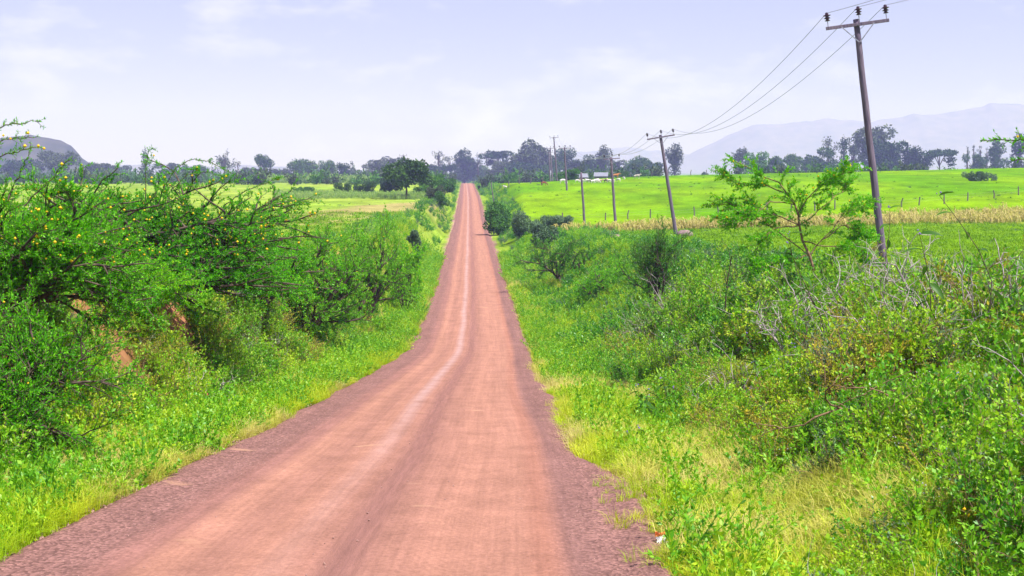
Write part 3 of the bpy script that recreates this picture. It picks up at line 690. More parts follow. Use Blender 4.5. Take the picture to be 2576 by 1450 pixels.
# -- dead branchy shrubs on the right bank
def dead_meshes(key, seed, W, H, n=(6, 5, 4), leaf=0):
    if key in _cache: return _cache[key]
    rng = np.random.default_rng(seed)
    lv = [dict(n=n[0], len=H * 0.8, ang=0.7, r=0.022, wig=0.28, up=0.08, pts=7, tip=0.55),
          dict(n=n[1], len=H * 0.5, ang=0.85, r=0.012, wig=0.32, up=0.05, pts=6, f0=0.3, tip=0.5),
          dict(n=n[2], len=H * 0.24, ang=0.9, r=0.007, wig=0.3, up=0.02, pts=5, f0=0.3, tip=0.5)]
    sk = skeleton(rng, lv, W, W, H)
    wm = mesh_np(key + '_wood', *wood_of(sk, [6, 5, 4]), M['twig' if key == 'dead5' else 'dead'], True)
    lm = mesh_np(key + '_leaf', *leaf_along(rng, sk[2][0], leaf or 2, 0.07, 0.035, f0=0.7), M['shrub'])
    _cache[key] = (wm, lm); return _cache[key]
for i, (x, d, ty, w, lab) in enumerate([
        (2360, 25, 590, 330, 'pale dead branchy shrub right of the nearest power pole'),
        (2130, 30, 640, 240, 'pale dead shrub tangled around the foot of the nearest power pole'),
        (1990, 30, 670, 220, 'pale dead shrub below the open flat-branched thorn tree'),
        (2530, 23, 620, 240, 'bare grey-white shrub at the right picture edge'),
        (1830, 40, 605, 110, 'dark bare sapling rising from the scrub left of the flat-branched thorn tree'),
        (2200, 17, 930, 260, 'dead branch arching through the green scrub below the nearest power pole'),
        (520, 32, 930, 150, 'small grey heap of dead twigs at the foot of the left bank')]):
    X, Y, Z = on_ground(x, d); H = at(x, ty, d).z - Z
    if i == 4:
        rng = np.random.default_rng(77)
        sk = skeleton(rng, [dict(n=1, len=H, ang=0.1, r=0.03, wig=0.12, up=0.05, pts=9, tip=0.4), dict(n=7, len=H * .3, ang=0.9, r=0.01, wig=.25, pts=5, f0=.5), dict(n=3, len=H * .12, ang=.9, r=.005, wig=.2, pts=4)], 0.8, 0.6, H)
        ms = (mesh_np('sapling_wood', *wood_of(sk, [6, 4, 3]), M['bark'], True), mesh_np('sapling_leaf', *leaf_along(rng, sk[2][0], 6, .06, .03), M['acacia_dark']))
    else:
        ms = dead_meshes('dead%d' % i, 40 + i, w * d / FPX, H, (2, 3, 3) if i == 5 else (5, 4, 4))
    put_bush('dead_shrub', lab, 'shrub', (X, Y, Z), ms)

# -- broad-leaved plants, each leaf its own piece
def leaf_blade(key, L, W):
    bm = bmesh.new(); rows = []
    for i in range(6):
        s = i / 5; w = W * math.sin(math.pi * min(1, s * 0.93 + 0.05)) ** 0.8 * 0.5; z = -L * 0.45 * s * s
        rows.append([bm.verts.new((s * L, -w, z + w * 0.35)), bm.verts.new((s * L, 0, z)), bm.verts.new((s * L, w, z + w * 0.35))])
    for a, b_ in zip(rows, rows[1:]):
        for j in (0, 1): bm.faces.new((a[j], b_[j], b_[j + 1], a[j + 1]))
    return bm_mesh(key, bm, M['broad'], smooth=True)
LB = leaf_blade('leaf_blade', 0.30, 0.10)
BROAD_AT = []
def broad_plant(label, x, foot_y, top_y, seed, nst=4, nl=7, d=None):
    rng = np.random.default_rng(seed)
    X, Y, Z = px_ground(x, foot_y) if d is None else on_ground(x, d); H = max(0.35, (at(x, top_y, Y).z - Z) * 1.15)
    e = tag(empty('broad_leaved_plant', (X, Y, Z)), label, 'plant'); BROAD_AT.append((X, Y))
    sk = skeleton(rng, [dict(n=nst, len=H, ang=0.55, r=0.012, wig=0.12, up=0.1, pts=7)], H * 0.9, H * 0.7, H)
    link('stems', mesh_np('broad_stem', *tubes(sk[0][0], sk[0][1], 5), M['bark'], True), e)
    for P in sk[0][0]:
        for k in range(nl):
            f = 0.45 + 0.55 * k / (nl - 1); q = f * 6; i = min(int(q), 5); p = P[i] * (1 - q + i) + P[i + 1] * (q - i)
            o = link('leaf', LB, e); o.location = p
            o.rotation_euler = (rng.normal() * 0.3, rng.uniform(-0.6, 0.5), k * 2.4 + rng.uniform(0, .6)); s = rng.uniform(0.7, 1.15); o.scale = (s, s, s)
    fp = sk[0][0][:, -1] + np.array([0, 0, 0.03])
    link('blossoms', mesh_np('purple_blossom', *balls(rng, np.repeat(fp, 3, 0) + rng.normal(size=(len(fp) * 3, 3)) * .02, 0.016), M['purple']), e)
broad_plant('drooping broad-leaved plant with purple flowers on the pale grass right of the road', 1650, 1075, 978, 51, 5, 6)
broad_plant('broad-leaved plant in the scrub above the pale grass, right of the road', 1935, 985, 865, 52, 4, 8)
broad_plant('broad-leaved plant below the foot of the nearest power pole', 2120, 850, 745, 53, 3, 6)
broad_plant('broad-leaved plant poking above the scrub beside the flat-branched thorn tree', 2110, 0, 590, 54, 3, 6, d=27)
broad_plant('tall broad-leaved plant against the meadow near the right picture edge', 2480, 0, 560, 55, 3, 6, d=22)
broad_plant('small leafy seedling in the pale grass beside the gravel road edge', 1605, 1140, 1095, 56, 2, 4)

# ------------------------------------------------------------------ scattered ground cover (uncountable)
def scatter(name, protos, P, rot, scl, pid, label=None, cat=None):
    c = bpy.data.collections.new(name + '_kinds')
    for i, (me) in enumerate(protos):
        o = bpy.data.objects.new('%s_kind_%02d' % (name, i), me); c.objects.link(o)
    me = bpy.data.meshes.new(name); me.vertices.add(len(P)); me.vertices.foreach_set('co', np.asarray(P, np.float32).ravel())
    a = me.attributes.new('rot', 'FLOAT_VECTOR', 'POINT'); a.data.foreach_set('vector', np.asarray(rot, np.float32).ravel())
    a = me.attributes.new('scl', 'FLOAT_VECTOR', 'POINT'); a.data.foreach_set('vector', np.asarray(scl, np.float32).ravel())
    a = me.attributes.new('pid', 'INT', 'POINT'); a.data.foreach_set('value', np.asarray(pid, np.int32))
    o = link(name, me); tag(o, label, cat, kind='stuff')
    ng = bpy.data.node_groups.new(name, 'GeometryNodeTree')
    ng.interface.new_socket('Geometry', in_out='INPUT', socket_type='NodeSocketGeometry')
    ng.interface.new_socket('Geometry', in_out='OUTPUT', socket_type='NodeSocketGeometry')
    N, Lk = ng.nodes, ng.links
    gi, go = N.new('NodeGroupInput'), N.new('NodeGroupOutput')
    ip = N.new('GeometryNodeInstanceOnPoints'); ci = N.new('GeometryNodeCollectionInfo')
    ci.inputs['Collection'].default_value = c; ci.inputs['Separate Children'].default_value = True; ci.inputs['Reset Children'].default_value = True
    def na(nm, ty):
        q = N.new('GeometryNodeInputNamedAttribute'); q.data_type = ty; q.inputs['Name'].default_value = nm
        return [s for s in q.outputs if s.enabled and s.name == 'Attribute'][0]
    ip.inputs['Pick Instance'].default_value = True
    Lk.new(gi.outputs[0], ip.inputs['Points']); Lk.new(ci.outputs[0], ip.inputs['Instance'])
    Lk.new(na('pid', 'INT'), ip.inputs['Instance Index']); Lk.new(na('rot', 'FLOAT_VECTOR'), ip.inputs['Rotation']); Lk.new(na('scl', 'FLOAT_VECTOR'), ip.inputs['Scale'])
    Lk.new(ip.outputs[0], go.inputs[0])
    md = o.modifiers.new('scatter', 'NODES'); md.node_group = ng
    return o
def tuft(rng, nb, h, spread, w, lean):
    az = rng.uniform(0, 2 * np.pi, nb); r = spread * np.sqrt(rng.random(nb))
    B = np.stack([np.cos(az) * r, np.sin(az) * r, np.full(nb, -0.03)], 1)
    a2 = az + rng.normal(size=nb) * 0.9; ln = lean * rng.uniform(0.2, 1.3, nb); hh = h * rng.uniform(0.45, 1.15, nb)
    dirh = np.stack([np.cos(a2), np.sin(a2), np.zeros(nb)], 1)
    Mid = B + np.stack([np.zeros(nb), np.zeros(nb), hh * 0.6], 1) + dirh * (ln * hh * 0.3)[:, None]
    Tip = B + np.stack([np.zeros(nb), np.zeros(nb), hh * (1 - 0.35 * np.minimum(ln, 1.2))], 1) + dirh * (ln * hh * 0.95)[:, None]
    S = np.stack([-np.sin(a2 + rng.normal(size=nb)), np.cos(a2), np.zeros(nb)], 1); S = norm(S) * w * 0.5
    V = np.stack([B - S, B + S, Mid + S * .8, Mid - S * .8, Tip + S * .15, Tip - S * .15], 1)
    o = (np.arange(nb) * 6)[:, None]
    F = np.concatenate([o + np.array([0, 1, 2, 3]), o + np.array([3, 2, 4, 5])])
    return V.reshape(-1, 3), F
def weed(rng, ns, h, lean, per, L, W):
    az = rng.uniform(0, 2 * np.pi, ns); a = lean * rng.uniform(0.1, 1.2, ns); ln = h * rng.uniform(.5, 1.15, ns)
    D0 = np.stack([np.cos(az) * np.sin(a), np.sin(az) * np.sin(a), np.cos(a)], 1)
    S0 = rng.normal(size=(ns, 3)) * np.array([h * .15, h * .15, 0])
    P = [S0]
    for k in range(4): D0 = norm(D0 + rng.normal(size=(ns, 3)) * .15 + np.array([0, 0, .03])); P.append(P[-1] + D0 * (ln / 4)[:, None])
    P = np.stack(P, 1)
    st = tubes(P, np.tile(np.linspace(.006, .002, 5) * max(1, h * 1.2), (ns, 1)), 3)
    lf = leaf_along(rng, P, per, L, W, out=1.1, up=0.25, f0=0.12)
    return st, lf
def weed_mesh(name, rng, mat, *a):
    st, lf = weed(rng, *a)
    return mesh_np(name, *join([lf, st]), M[mat])
R1 = np.random.default_rng(101)
grass_k = [mesh_np('grass_tuft%d' % i, *tuft(R1, nb, h, s, w, ln), M[mt]) for i, (nb, h, s, w, ln, mt) in enumerate([
    (46, .16, .11, .007, .7, 'grass'), (46, .24, .12, .007, .8, 'grass'), (40, .30, .13, .006, .9, 'dry_grass'), (34, .38, .10, .006, .6, 'grass'), (46, .20, .13, .006, 1.1, 'dry_grass')])]
weed_k = [weed_mesh('weed%d' % i, R1, mt, *a) for i, (mt, a) in enumerate([
    ('weed', (9, .24, .9, 16, .038, .022)), ('weed', (10, .34, .9, 18, .042, .022)), ('shrub', (11, .5, .8, 22, .05, .026)), ('weed', (14, .16, 1.2, 11, .04, .028))])]
def shrub_clump(name, rng, mat, ns, h, lean, nt, per, L, W, wood='twig', wig=.18):
    sk = skeleton(rng, [dict(n=ns, len=h, ang=lean, r=.010, wig=wig, up=.03, pts=6, tip=.4), dict(n=nt, len=h * .34, ang=.8, r=.005, wig=wig, up=.03, pts=4, f0=.2)], h * 1.25, h * 1.25, h, .2 * h)
    wd = wood_of(sk, [4, 3])
    if not per: return mesh_np(name, *wd, M[wood], True)
    lf = join([leaf_along(rng, sk[1][0], per, L, W, 1.0, .3, .15), leaf_along(rng, sk[0][0], per, L, W, 1.0, .3, .5)])
    me = mesh_np(name, *join([lf, wd]), M[mat]); me.materials.append(M[wood])
    mi = np.zeros(len(me.polygons), np.int32); mi[len(lf[1]):] = 1; me.polygons.foreach_set('material_index', mi)
    return me
M['olive'] = leaf_mat('olive_leaf', [(0.16, 0.22, 0.012), (0.32, 0.36, 0.015), (0.52, 0.48, 0.03), (0.48, 0.38, 0.05)], .35, .5)
M['deep'] = leaf_mat('deep_green_leaf', [(0.02, 0.13, 0.012), (0.07, 0.32, 0.010), (0.18, 0.50, 0.014)], .35, .4, spec=.5)
shrub_k = [shrub_clump('shrub%d' % i, R1, *a) for i, a in enumerate([
    ('shrub', 16, 1.0, .9, 6, 11, .075, .042), ('deep', 16, 1.1, .8, 6, 13, .065, .036), ('weed', 16, .85, 1.0, 6, 11, .065, .034),
    ('grey_shrub', 18, .8, 1.0, 6, 7, .055, .026), ('olive', 12, 1.15, .35, 6, 13, .05, .024), ('shrub', 14, .95, 1.1, 6, 12, .07, .038), (None, 8, 1.25, .8, 5, 0, 0, 0, 'dead', .34)])]
coarse_k = [weed_mesh('coarse%d' % i, R1, mt, *a) for i, (mt, a) in enumerate([
    ('shrub', (18, 1.4, 1.0, 26, .15, .08)), ('deep', (18, 1.5, .9, 28, .18, .09)), ('weed', (18, 1.2, 1.1, 24, .15, .08)), ('grey_shrub', (18, 1.3, 1.0, 24, .15, .07))])]
small_k = [weed_mesh('fieldweed%d' % i, R1, mt, *a) for i, (mt, a) in enumerate([
    ('field_weed', (8, .35, 1.2, 14, .12, .06)), ('field_weed', (8, .5, 1.1, 14, .14, .07)), ('weed', (8, .28, 1.3, 14, .12, .06)), ('grey_shrub', (9, .55, 1.1, 14, .14, .06))])]

def in_view(X, Y, m=0.06): return np.abs(X) < (0.36 + m) * np.maximum(Y, 1) + 1.0
def samp(rng, N, Y0, Y1, t0, t1, k=1.0):
    """points in road coordinates; k: how strongly density falls with distance"""
    u = rng.random(N)
    if k == 1: Y = Y0 * (Y1 / Y0) ** u
    else: Y = (Y0 ** (1 - k) + u * (Y1 ** (1 - k) - Y0 ** (1 - k))) ** (1 / (1 - k))
    t_ = rng.uniform(t0, t1, N); X = t_ + xr(Y)
    ok = in_view(X, Y)
    return X[ok], Y[ok], t_[ok]
def pack(rng, X, Y, s0, s1, dz=0.0, tilt=0.12, grow=0.0):
    N = len(X); Z = ground(X, Y) + dz
    rot = np.stack([rng.normal(size=N) * tilt, rng.normal(size=N) * tilt, rng.uniform(0, 6.283, N)], 1)
    s = rng.uniform(s0, s1, N) * (1 + grow * Y); scl = np.stack([s, s, s * rng.uniform(.8, 1.2, N)], 1)
    return np.stack([X, Y, Z], 1), rot, scl
def edge_dist(X, Y):
    t_ = X - xr(Y)
    el_ = 3.05 + 0.5 * (fbm(X * .5, Y * .22, 3) - 0.5)
    er_ = 3.0 - 0.45 * smooth01((Y - 30) / 25) + (0.9 - 0.5 * smooth01((Y - 25) / 25)) * (fbm(X * .5 + 60, Y * .2, 3) - 0.5) - 0.6 * np.exp(-((Y - 27) / 8.0) ** 2) + 0.3 * np.exp(-((Y - 17.0) / 3.5) ** 2)
    return np.abs(t_) - np.where(t_ < 0, el_, er_)

RS = np.random.default_rng(202)
def not_soil(X, Y): return np.hypot(X - sX, (Y - sY) / 1.6) > .2 + .45 * vnoise(X * 3, Y * 3)
# grass on the verges and banks
parts = []
for (N, Y0, Y1, t0, t1, k) in ((34000, 9, 62, -7.5, -2.9, 0.75), (36000, 7, 55, 2.6, 9.5, 0.8), (9000, 50, 130, -9, -2.9, .8), (9000, 50, 130, 2.9, 9, .8), (7000, 12, 60, -14, -7, .7)):
    X, Y, t_ = samp(RS, N, Y0, Y1, t0, t1, k)
    e_ = edge_dist(X, Y)
    ok = (e_ + RS.normal(size=len(X)) * 0.12 > 0.05) & (RS.random(len(X)) < np.clip((e_ + .15) / np.where(t_ > 0, 1.3, .5), 0.05, 1))
    ok &= not_soil(X, Y)
    ok |= (t_ > 0) & (e_ < .2) & (e_ > -1.0) & (Y < 34) & (RS.random(len(X)) < .16 * np.clip(1 + e_, 0, 1)) & (vnoise(X * 1.7, Y * 1.2) > .45)
    # bare patches
    ok &= fbm(X * .45 + 40, Y * .45, 3) < np.where(np.abs(t_) > 5.6, 0.44, 0.68)
    parts.append((X[ok], Y[ok]))
X = np.concatenate([p[0] for p in parts]); Y = np.concatenate([p[1] for p in parts])
P, rot, scl = pack(RS, X, Y, .75, 1.25, 0, .12, .006)
on_r = edge_dist(X, Y) < .1; P[:, 2] += np.where(on_r, .10, 0); scl *= np.where(on_r, .6, 1)[:, None]
dry = (fbm(X * .22 + 7, Y * .22, 2) + np.where((X - xr(Y)) > 0, .10, .04) * (Y < 45) + RS.normal(size=len(X)) * .08) > 0.55
pid = np.where(dry, np.where(RS.random(len(X)) < .5, 2, 4), RS.choice([0, 1, 3, 0, 1], len(X)))
scatter('grass', grass_k, P, rot, scl, pid, 'green and straw-coloured grass on the road verges and banks', 'grass')
# low leafy weeds
parts = []
for (N, Y0, Y1, t0, t1, k) in ((6500, 9, 70, -7, -3.0, .8), (9000, 7, 60, 3.0, 11, .8), (5000, 60, 160, -10, -3, .8), (5000, 60, 160, 3, 12, .8), (6000, 14, 70, -16, -6.5, .7)):
    X, Y, t_ = samp(RS, N, Y0, Y1, t0, t1, k); e_ = edge_dist(X, Y)
    ok = (e_ > 0.1 + RS.random(len(X)) * .25) & (fbm(X * .45 + 40, Y * .45, 3) < np.where(np.abs(t_) > 5.6, 0.45, 0.8))
    ok &= ~((t_ > 0) & (t_ < 6.5) & (RS.random(len(X)) < .65) & (Y < 45)); ok &= not_soil(X, Y)
    parts.append((X[ok], Y[ok]))
X = np.concatenate([p[0] for p in parts]); Y = np.concatenate([p[1] for p in parts])
P, rot, scl = pack(RS, X, Y, .7, 1.3, -.02, .15, .008)
scatter('weeds', weed_k, P, rot, scl, RS.choice([0, 1, 3, 3, 0, 2], len(X)), 'low leafy green weeds among the roadside grass', 'weeds')
# scrub
parts = []
for (N, Y0, Y1, t0, t1, k) in ((5200, 8.5, 62, 3.4, 26, .5), (5600, 14, 75, -15, -5.5, .5), (900, 9, 30, 5, 16, .4)):
    X, Y, t_ = samp(RS, N, Y0, Y1, t0, t1, k)
    lim = np.where(t_ > 0, 3.6 + 1.7 * smooth01((Y - 9) / 10) + 1.8 * (fbm(X * .3, Y * .3, 2) - .5), 0)
    ok = (np.abs(t_) > lim)
    ok &= ~((t_ < 0) & (fbm(X * .45 + 40, Y * .45, 3) > 0.53))
    ok &= (t_ < 0) | (vnoise(X * .55 + 3, Y * .4) > 0.27)
    for px_, py_ in BROAD_AT: ok &= ~((np.hypot(X - px_, Y - py_) < .75) | ((np.abs(X - px_ * Y / py_) < .45) & (Y < py_) & (Y > py_ - 3.5)))
    ok &= not_soil(X, Y)
    # scrub ends at the meadow edge
    ok &= (t_ < 0) | (Y < 46 + 6 * fbm(X * .2, Y * .2, 2)) | (t_ < 11)
    parts.append((X[ok], Y[ok]))
X = np.concatenate([p[0] for p in parts]); Y = np.concatenate([p[1] for p in parts])
P, rot, scl = pack(RS, X, Y, .45, 1.0, -.05, .15, .004)
tR = X - xr(Y)
scl *= np.where((tR > 0), np.clip(0.5 + (tR - 3.6) * 0.15, .5, 1.5), 0.9)[:, None]
capz = np.array([at(CX, 705 + 40 * q, y_).z for q, y_ in zip(RS.normal(size=len(X)), Y)]) - P[:, 2]
scl *= np.where(tR > 0, np.clip(capz / (1.05 * scl[:, 2]), .3, 1), 1)[:, None]
pid = np.where(fbm(X * .25 + 3, Y * .25, 2) + RS.normal(size=len(X)) * .10 > .5, RS.choice([0, 1, 2, 5, 0, 5, 3], len(X)), RS.choice([2, 2, 4, 2, 0, 5, 2, 3, 5], len(X)))
deadm = (RS.random(len(X)) < np.where(tR > 6.5, np.where(Y > 18, .06, .02), .015)); pid[deadm] = 6; scl[deadm] *= 1.15
scatter('undergrowth', shrub_k, P, rot, scl, pid, 'dense mixed scrub of leafy shrubs covering the road banks', 'scrub')
# far roadside scrub and hedges
parts = []
for (N, Y0, Y1, t0, t1, k) in ((1100, 42, 75, 5.0, 14, .6), (2300, 58, 170, 4.3, 15, .6), (420, 170, 420, 3.8, 9, .8), (420, 420, 720, 3.6, 9, .8), (420, 75, 180, -12, -4.4, .6), (500, 180, 420, -9, -3.8, .8), (500, 420, 720, -14, -3.6, .8)):
    X, Y, t_ = samp(RS, N, Y0, Y1, t0, t1, k); ok = RS.random(len(X)) < np.where(fbm(X * .08, Y * .05, 2) > .42, 1, .35); parts.append((X[ok], Y[ok]))
X = np.concatenate([p[0] for p in parts]); Y = np.concatenate([p[1] for p in parts])
P, rot, scl = pack(RS, X, Y, .22, .58, -.05, .15, .0014)
scatter('undergrowth', coarse_k, P, rot, scl, RS.choice([0, 1, 2, 1, 3], len(X)), 'bushy green scrub lining the far road on both sides', 'scrub')
# scattered weeds in the fields
N = 5200
Y = 60 * (420 / 60) ** RS.random(N); X = RS.uniform(-.38, .38, N) * Y; t_ = X - xr(Y)
ok = (np.abs(t_) > 9) & (RS.random(N) < np.where(fbm(X * .05 + 5, Y * .03, 2) > .52, 1, .22))
X, Y = X[ok], Y[ok]
P, rot, scl = pack(RS, X, Y, .25, .8, -.05, .1, .0022); scl[:, 2] *= .6
scatter('field_weeds', small_k, P, rot, scl, RS.choice([0, 1, 2, 2, 3], len(X)), 'small weeds dotted over the green meadows', 'weeds')
# meadow turf: fine short tufts, mid distance
mead_k = [mesh_np('meadow_tuft%d' % i, *tuft(R1, 26, h, .35, .03, 1.0), M['meadow'] if 'meadow' in M else M['grass']) for i, h in enumerate((.16, .24))]
N = 16000
Y = 44 * (200 / 44) ** RS.random(N); X = RS.uniform(-.4, .4, N) * Y; t_ = X - xr(Y); ok = ((t_ > 8) | (t_ < -9)); X, Y = X[ok], Y[ok]
P, rot, scl = pack(RS, X, Y, .7, 1.3, 0, .1, .008); scl[:, 2] *= .6
scatter('meadow_grass', mead_k, P, rot, scl, RS.integers(0, 2, len(X)), 'short bright green turf of the meadow', 'grass')
# maize: dry strip right, green strip left
def maize_mesh(name, rng, mat, h=1.7):
    st = tubes(np.array([[0, 0, -.05], [.02, 0, h * .5], [0.05, .02, h]]), np.array([.02, .017, .008]), 4)
    n_ = 13; P0 = np.zeros((n_, 3)); P0[:, 2] = rng.uniform(.15, .98, n_) * h; az = rng.uniform(0, 6.28, n_)
    o = np.stack([np.cos(az), np.sin(az), np.zeros(n_)], 1); L = rng.uniform(.35, .75, n_)[:, None]
    S = np.stack([-np.sin(az), np.cos(az), np.zeros(n_)], 1) * .05
    A = P0; B_ = P0 + o * L * .5 + np.array([0, 0, .18]); C_ = P0 + o * L + np.array([0, 0, -.22]) * rng.uniform(.3, 1.6, (n_, 1))
    V = np.stack([A - S * .6, A + S * .6, B_ + S, B_ - S, C_ + S * .2, C_ - S * .2], 1); q = (np.arange(n_) * 6)[:, None]
    lf = (V.reshape(-1, 3), np.concatenate([q + np.array([0, 1, 2, 3]), q + np.array([3, 2, 4, 5])]))
    return mesh_np(name, *join([st, lf]), M[mat])
mz = [maize_mesh('maize_dry%d' % i, R1, 'maize_dry', h) for i, h in enumerate((.85, 1.1, 1.3))]
N = 3500
xp = RS.uniform(1385, 2760, N); Y = 165 + RS.random(N) * (10 + 14 * np.clip((xp - 1400) / 1100, 0, 1)); X = (xp - CX) / FPX * Y
ok = RS.random(N) < np.clip(2.2 * (fbm(X * .10, Y * .25, 3) - .28), .05, 1) * np.clip((xp - 1380) / 250, .2, 1); X, Y = X[ok], Y[ok]
P, rot, scl = pack(RS, X, Y, .7, 1.1, 0, .12)
scatter('maize_crop', mz, P, rot, scl, RS.integers(0, 3, len(X)), 'strip of dry straw-coloured maize along the meadow fence', 'maize')
mg = [maize_mesh('maize_green%d' % i, R1, 'maize_green', h) for i, h in enumerate((1.2, 1.5))]
N = 3600
xp = RS.uniform(690, 1090, N); Y = RS.uniform(285, 345, N); X = (xp - CX) / FPX * Y; ok = fbm(X * .07, Y * .07, 3) > .42; X, Y = X[ok], Y[ok]
P, rot, scl = pack(RS, X, Y, .35, .8, 0, .12)
scatter('maize_crop', mg, P, rot, scl, RS.integers(0, 2, len(X)), 'young green maize field behind the lone tree, left of the road', 'maize')
N = 900
xp = RS.uniform(640, 1000, N); Y = RS.uniform(600, 640, N); X = (xp - CX) / FPX * Y
P, rot, scl = pack(RS, X, Y, 1.2, 2.4, 0, .2)
scatter('maize_crop', mg, P, rot, scl, RS.integers(0, 2, len(X)), 'tall pale green crop along the foot of the left tree line', 'crop')
# loose stones at the road edges
def rock(name, rng):
    bm = bmesh.new(); bmesh.ops.create_icosphere(bm, subdivisions=1, radius=1)
    for v in bm.verts: v.co = Vector((v.co.x * 1.2, v.co.y, v.co.z * .7)) * rng.uniform(.7, 1.2)
    return bm_mesh(name, bm, M['stone'])
rk = [rock('stone%d' % i, R1) for i in range(3)]
N = 5000
Y = 9 * (60 / 9) ** RS.random(N); sgn = RS.choice([-1, 1], N); t_ = sgn * (3.0 + RS.normal(size=N) * .32); X = t_ + xr(Y)
e_ = edge_dist(X, Y); ok = (np.abs(e_) < .6) & in_view(X, Y); X, Y = X[ok], Y[ok]
P, rot, scl = pack(RS, X, Y, .008, .03, .04, 3)
Xa, Ya, ta = samp(RS, 9000, 9, 40, -3.0, 3.0, .9)
kk = (RS.random(len(Xa)) < .04 + .9 * (np.abs(ta) > 2.1)); Xa, Ya, ta = Xa[kk], Ya[kk], ta[kk]
P2, rot2, scl2 = pack(RS, Xa, Ya, .005, .016, 0, 3); P2[:, 2] = zr(Ya) + .05 * (1 - (ta / 3) ** 2) * .6 + .004 - .03 * (np.abs(np.abs(ta) - 1.2) < .4)
P, rot, scl = np.concatenate([P, P2]), np.concatenate([rot, rot2]), np.concatenate([scl, scl2]); X = P[:, 0]
scatter('gravel', rk, P, rot, scl, RS.integers(0, 3, len(X)), 'loose stones pushed to the edges of the dirt road', 'gravel')
# tiny flowers in the scrub
N = 900
X, Y, t_ = samp(RS, N, 9, 40, 5, 16, .7)
fk = [mesh_np('purple_flower', *balls(R1, R1.normal(size=(4, 3)) * .025, .014), M['purple']), mesh_np('white_seed', *balls(R1, R1.normal(size=(9, 3)) * .07, .009), M['white_fl']), mesh_np('yellow_flower', *balls(R1, R1.normal(size=(3, 3)) * .03, .013), M['flower'])]
P, rot, scl = pack(RS, X, Y, .8, 1.3, 0); P[:, 2] += RS.uniform(.15, .8, len(X)) * np.clip(.3 + (t_ - 4) * .12, .3, 1)
scatter('wild_flowers', fk, P, rot, scl, RS.choice([0, 1, 1, 1, 2], len(X)), 'tiny purple, white and yellow flowers through the right scrub', 'flowers')

# ------------------------------------------------------------------ trees in the distance
def lobes_of(kind, rng):
    """crown lobes of a tree 10 m tall: (x, y, z, rx, ry, rz), trunk height"""
    if kind == 'round':  return [(rng.normal() * 1.3, rng.normal() * 1.3, rng.uniform(3.6, 8.4), *(rng.uniform(1.1, 1.9, 3))) for _ in range(16)], 3.4
    if kind == 'lone':   return [(rng.normal() * 1.9, rng.normal() * 1.6, rng.uniform(4.4, 8.4), *(rng.uniform(1.1, 1.7, 3))) for _ in range(20)], 4.2
    if kind == 'dense':  return [(rng.normal() * 1.5, rng.normal() * 1.4, rng.uniform(2.6, 8.6), *(rng.uniform(1.3, 2.0, 3))) for _ in range(18)], 3
    if kind == 'tall':   return [(rng.normal() * .8, rng.normal() * .8, rng.uniform(2.5, 9.2), *(rng.uniform(.8, 1.4, 3) * (1, 1, 1.2))) for _ in range(14)], 3
    if kind == 'column': return [(rng.normal() * .25, rng.normal() * .25, z, .9 * (1.1 - z / 14), .9 * (1.1 - z / 14), 1.3) for z in np.linspace(1.4, 9.2, 9)], 2
    if kind == 'umbrella':
        L = [(rng.normal() * 2.0, rng.normal() * 2.0, 8.6 + rng.normal() * .35, rng.uniform(1.6, 2.4), rng.uniform(1.6, 2.4), .55) for _ in range(11)]
        return L + [(rng.choice([-1, 1]) * rng.uniform(2, 3), rng.normal() * 1.5, rng.uniform(5.5, 7), 1.1, 1.1, .5) for _ in range(5)], 6
    if kind == 'lollipop': return [(rng.normal() * .8, rng.normal() * .8, rng.uniform(6, 8.6), 1.5, 1.5, 1.4) for _ in range(9)] + [(rng.normal() * 1.1, rng.normal(), rng.uniform(1, 4.2), 1.2, 1.2, 1.2) for _ in range(7)], 5
    if kind == 'sparse': return [(rng.normal() * 1.2, rng.normal() * 1.0, rng.uniform(2.5, 9.4), *(rng.uniform(.45, .9, 3) * (1, 1, 1.3))) for _ in range(17)], 6
    if kind == 'broad':  return [(rng.normal() * 2.4, rng.normal() * 2.0, rng.uniform(2.2, 8.0), *(rng.uniform(1.2, 2.2, 3) * (1.1, 1.1, .7))) for _ in range(18)], 3
    if kind == 'weeping': return [(x * rng.uniform(.7, 1.2), rng.normal() * 1.6, rng.uniform(3.0, 9.0) - abs(x) * .55, rng.uniform(1.1, 1.7), 1.5, rng.uniform(1.2, 2.0)) for x in np.linspace(-3.4, 3.4, 22)], 4
    if kind == 'bushy':  return [(rng.normal() * 2.2, rng.normal() * 1.8, rng.uniform(1.5, 7.8), rng.uniform(1.4, 2.2), 1.8, rng.uniform(1.3, 2.0)) for _ in range(16)], 2
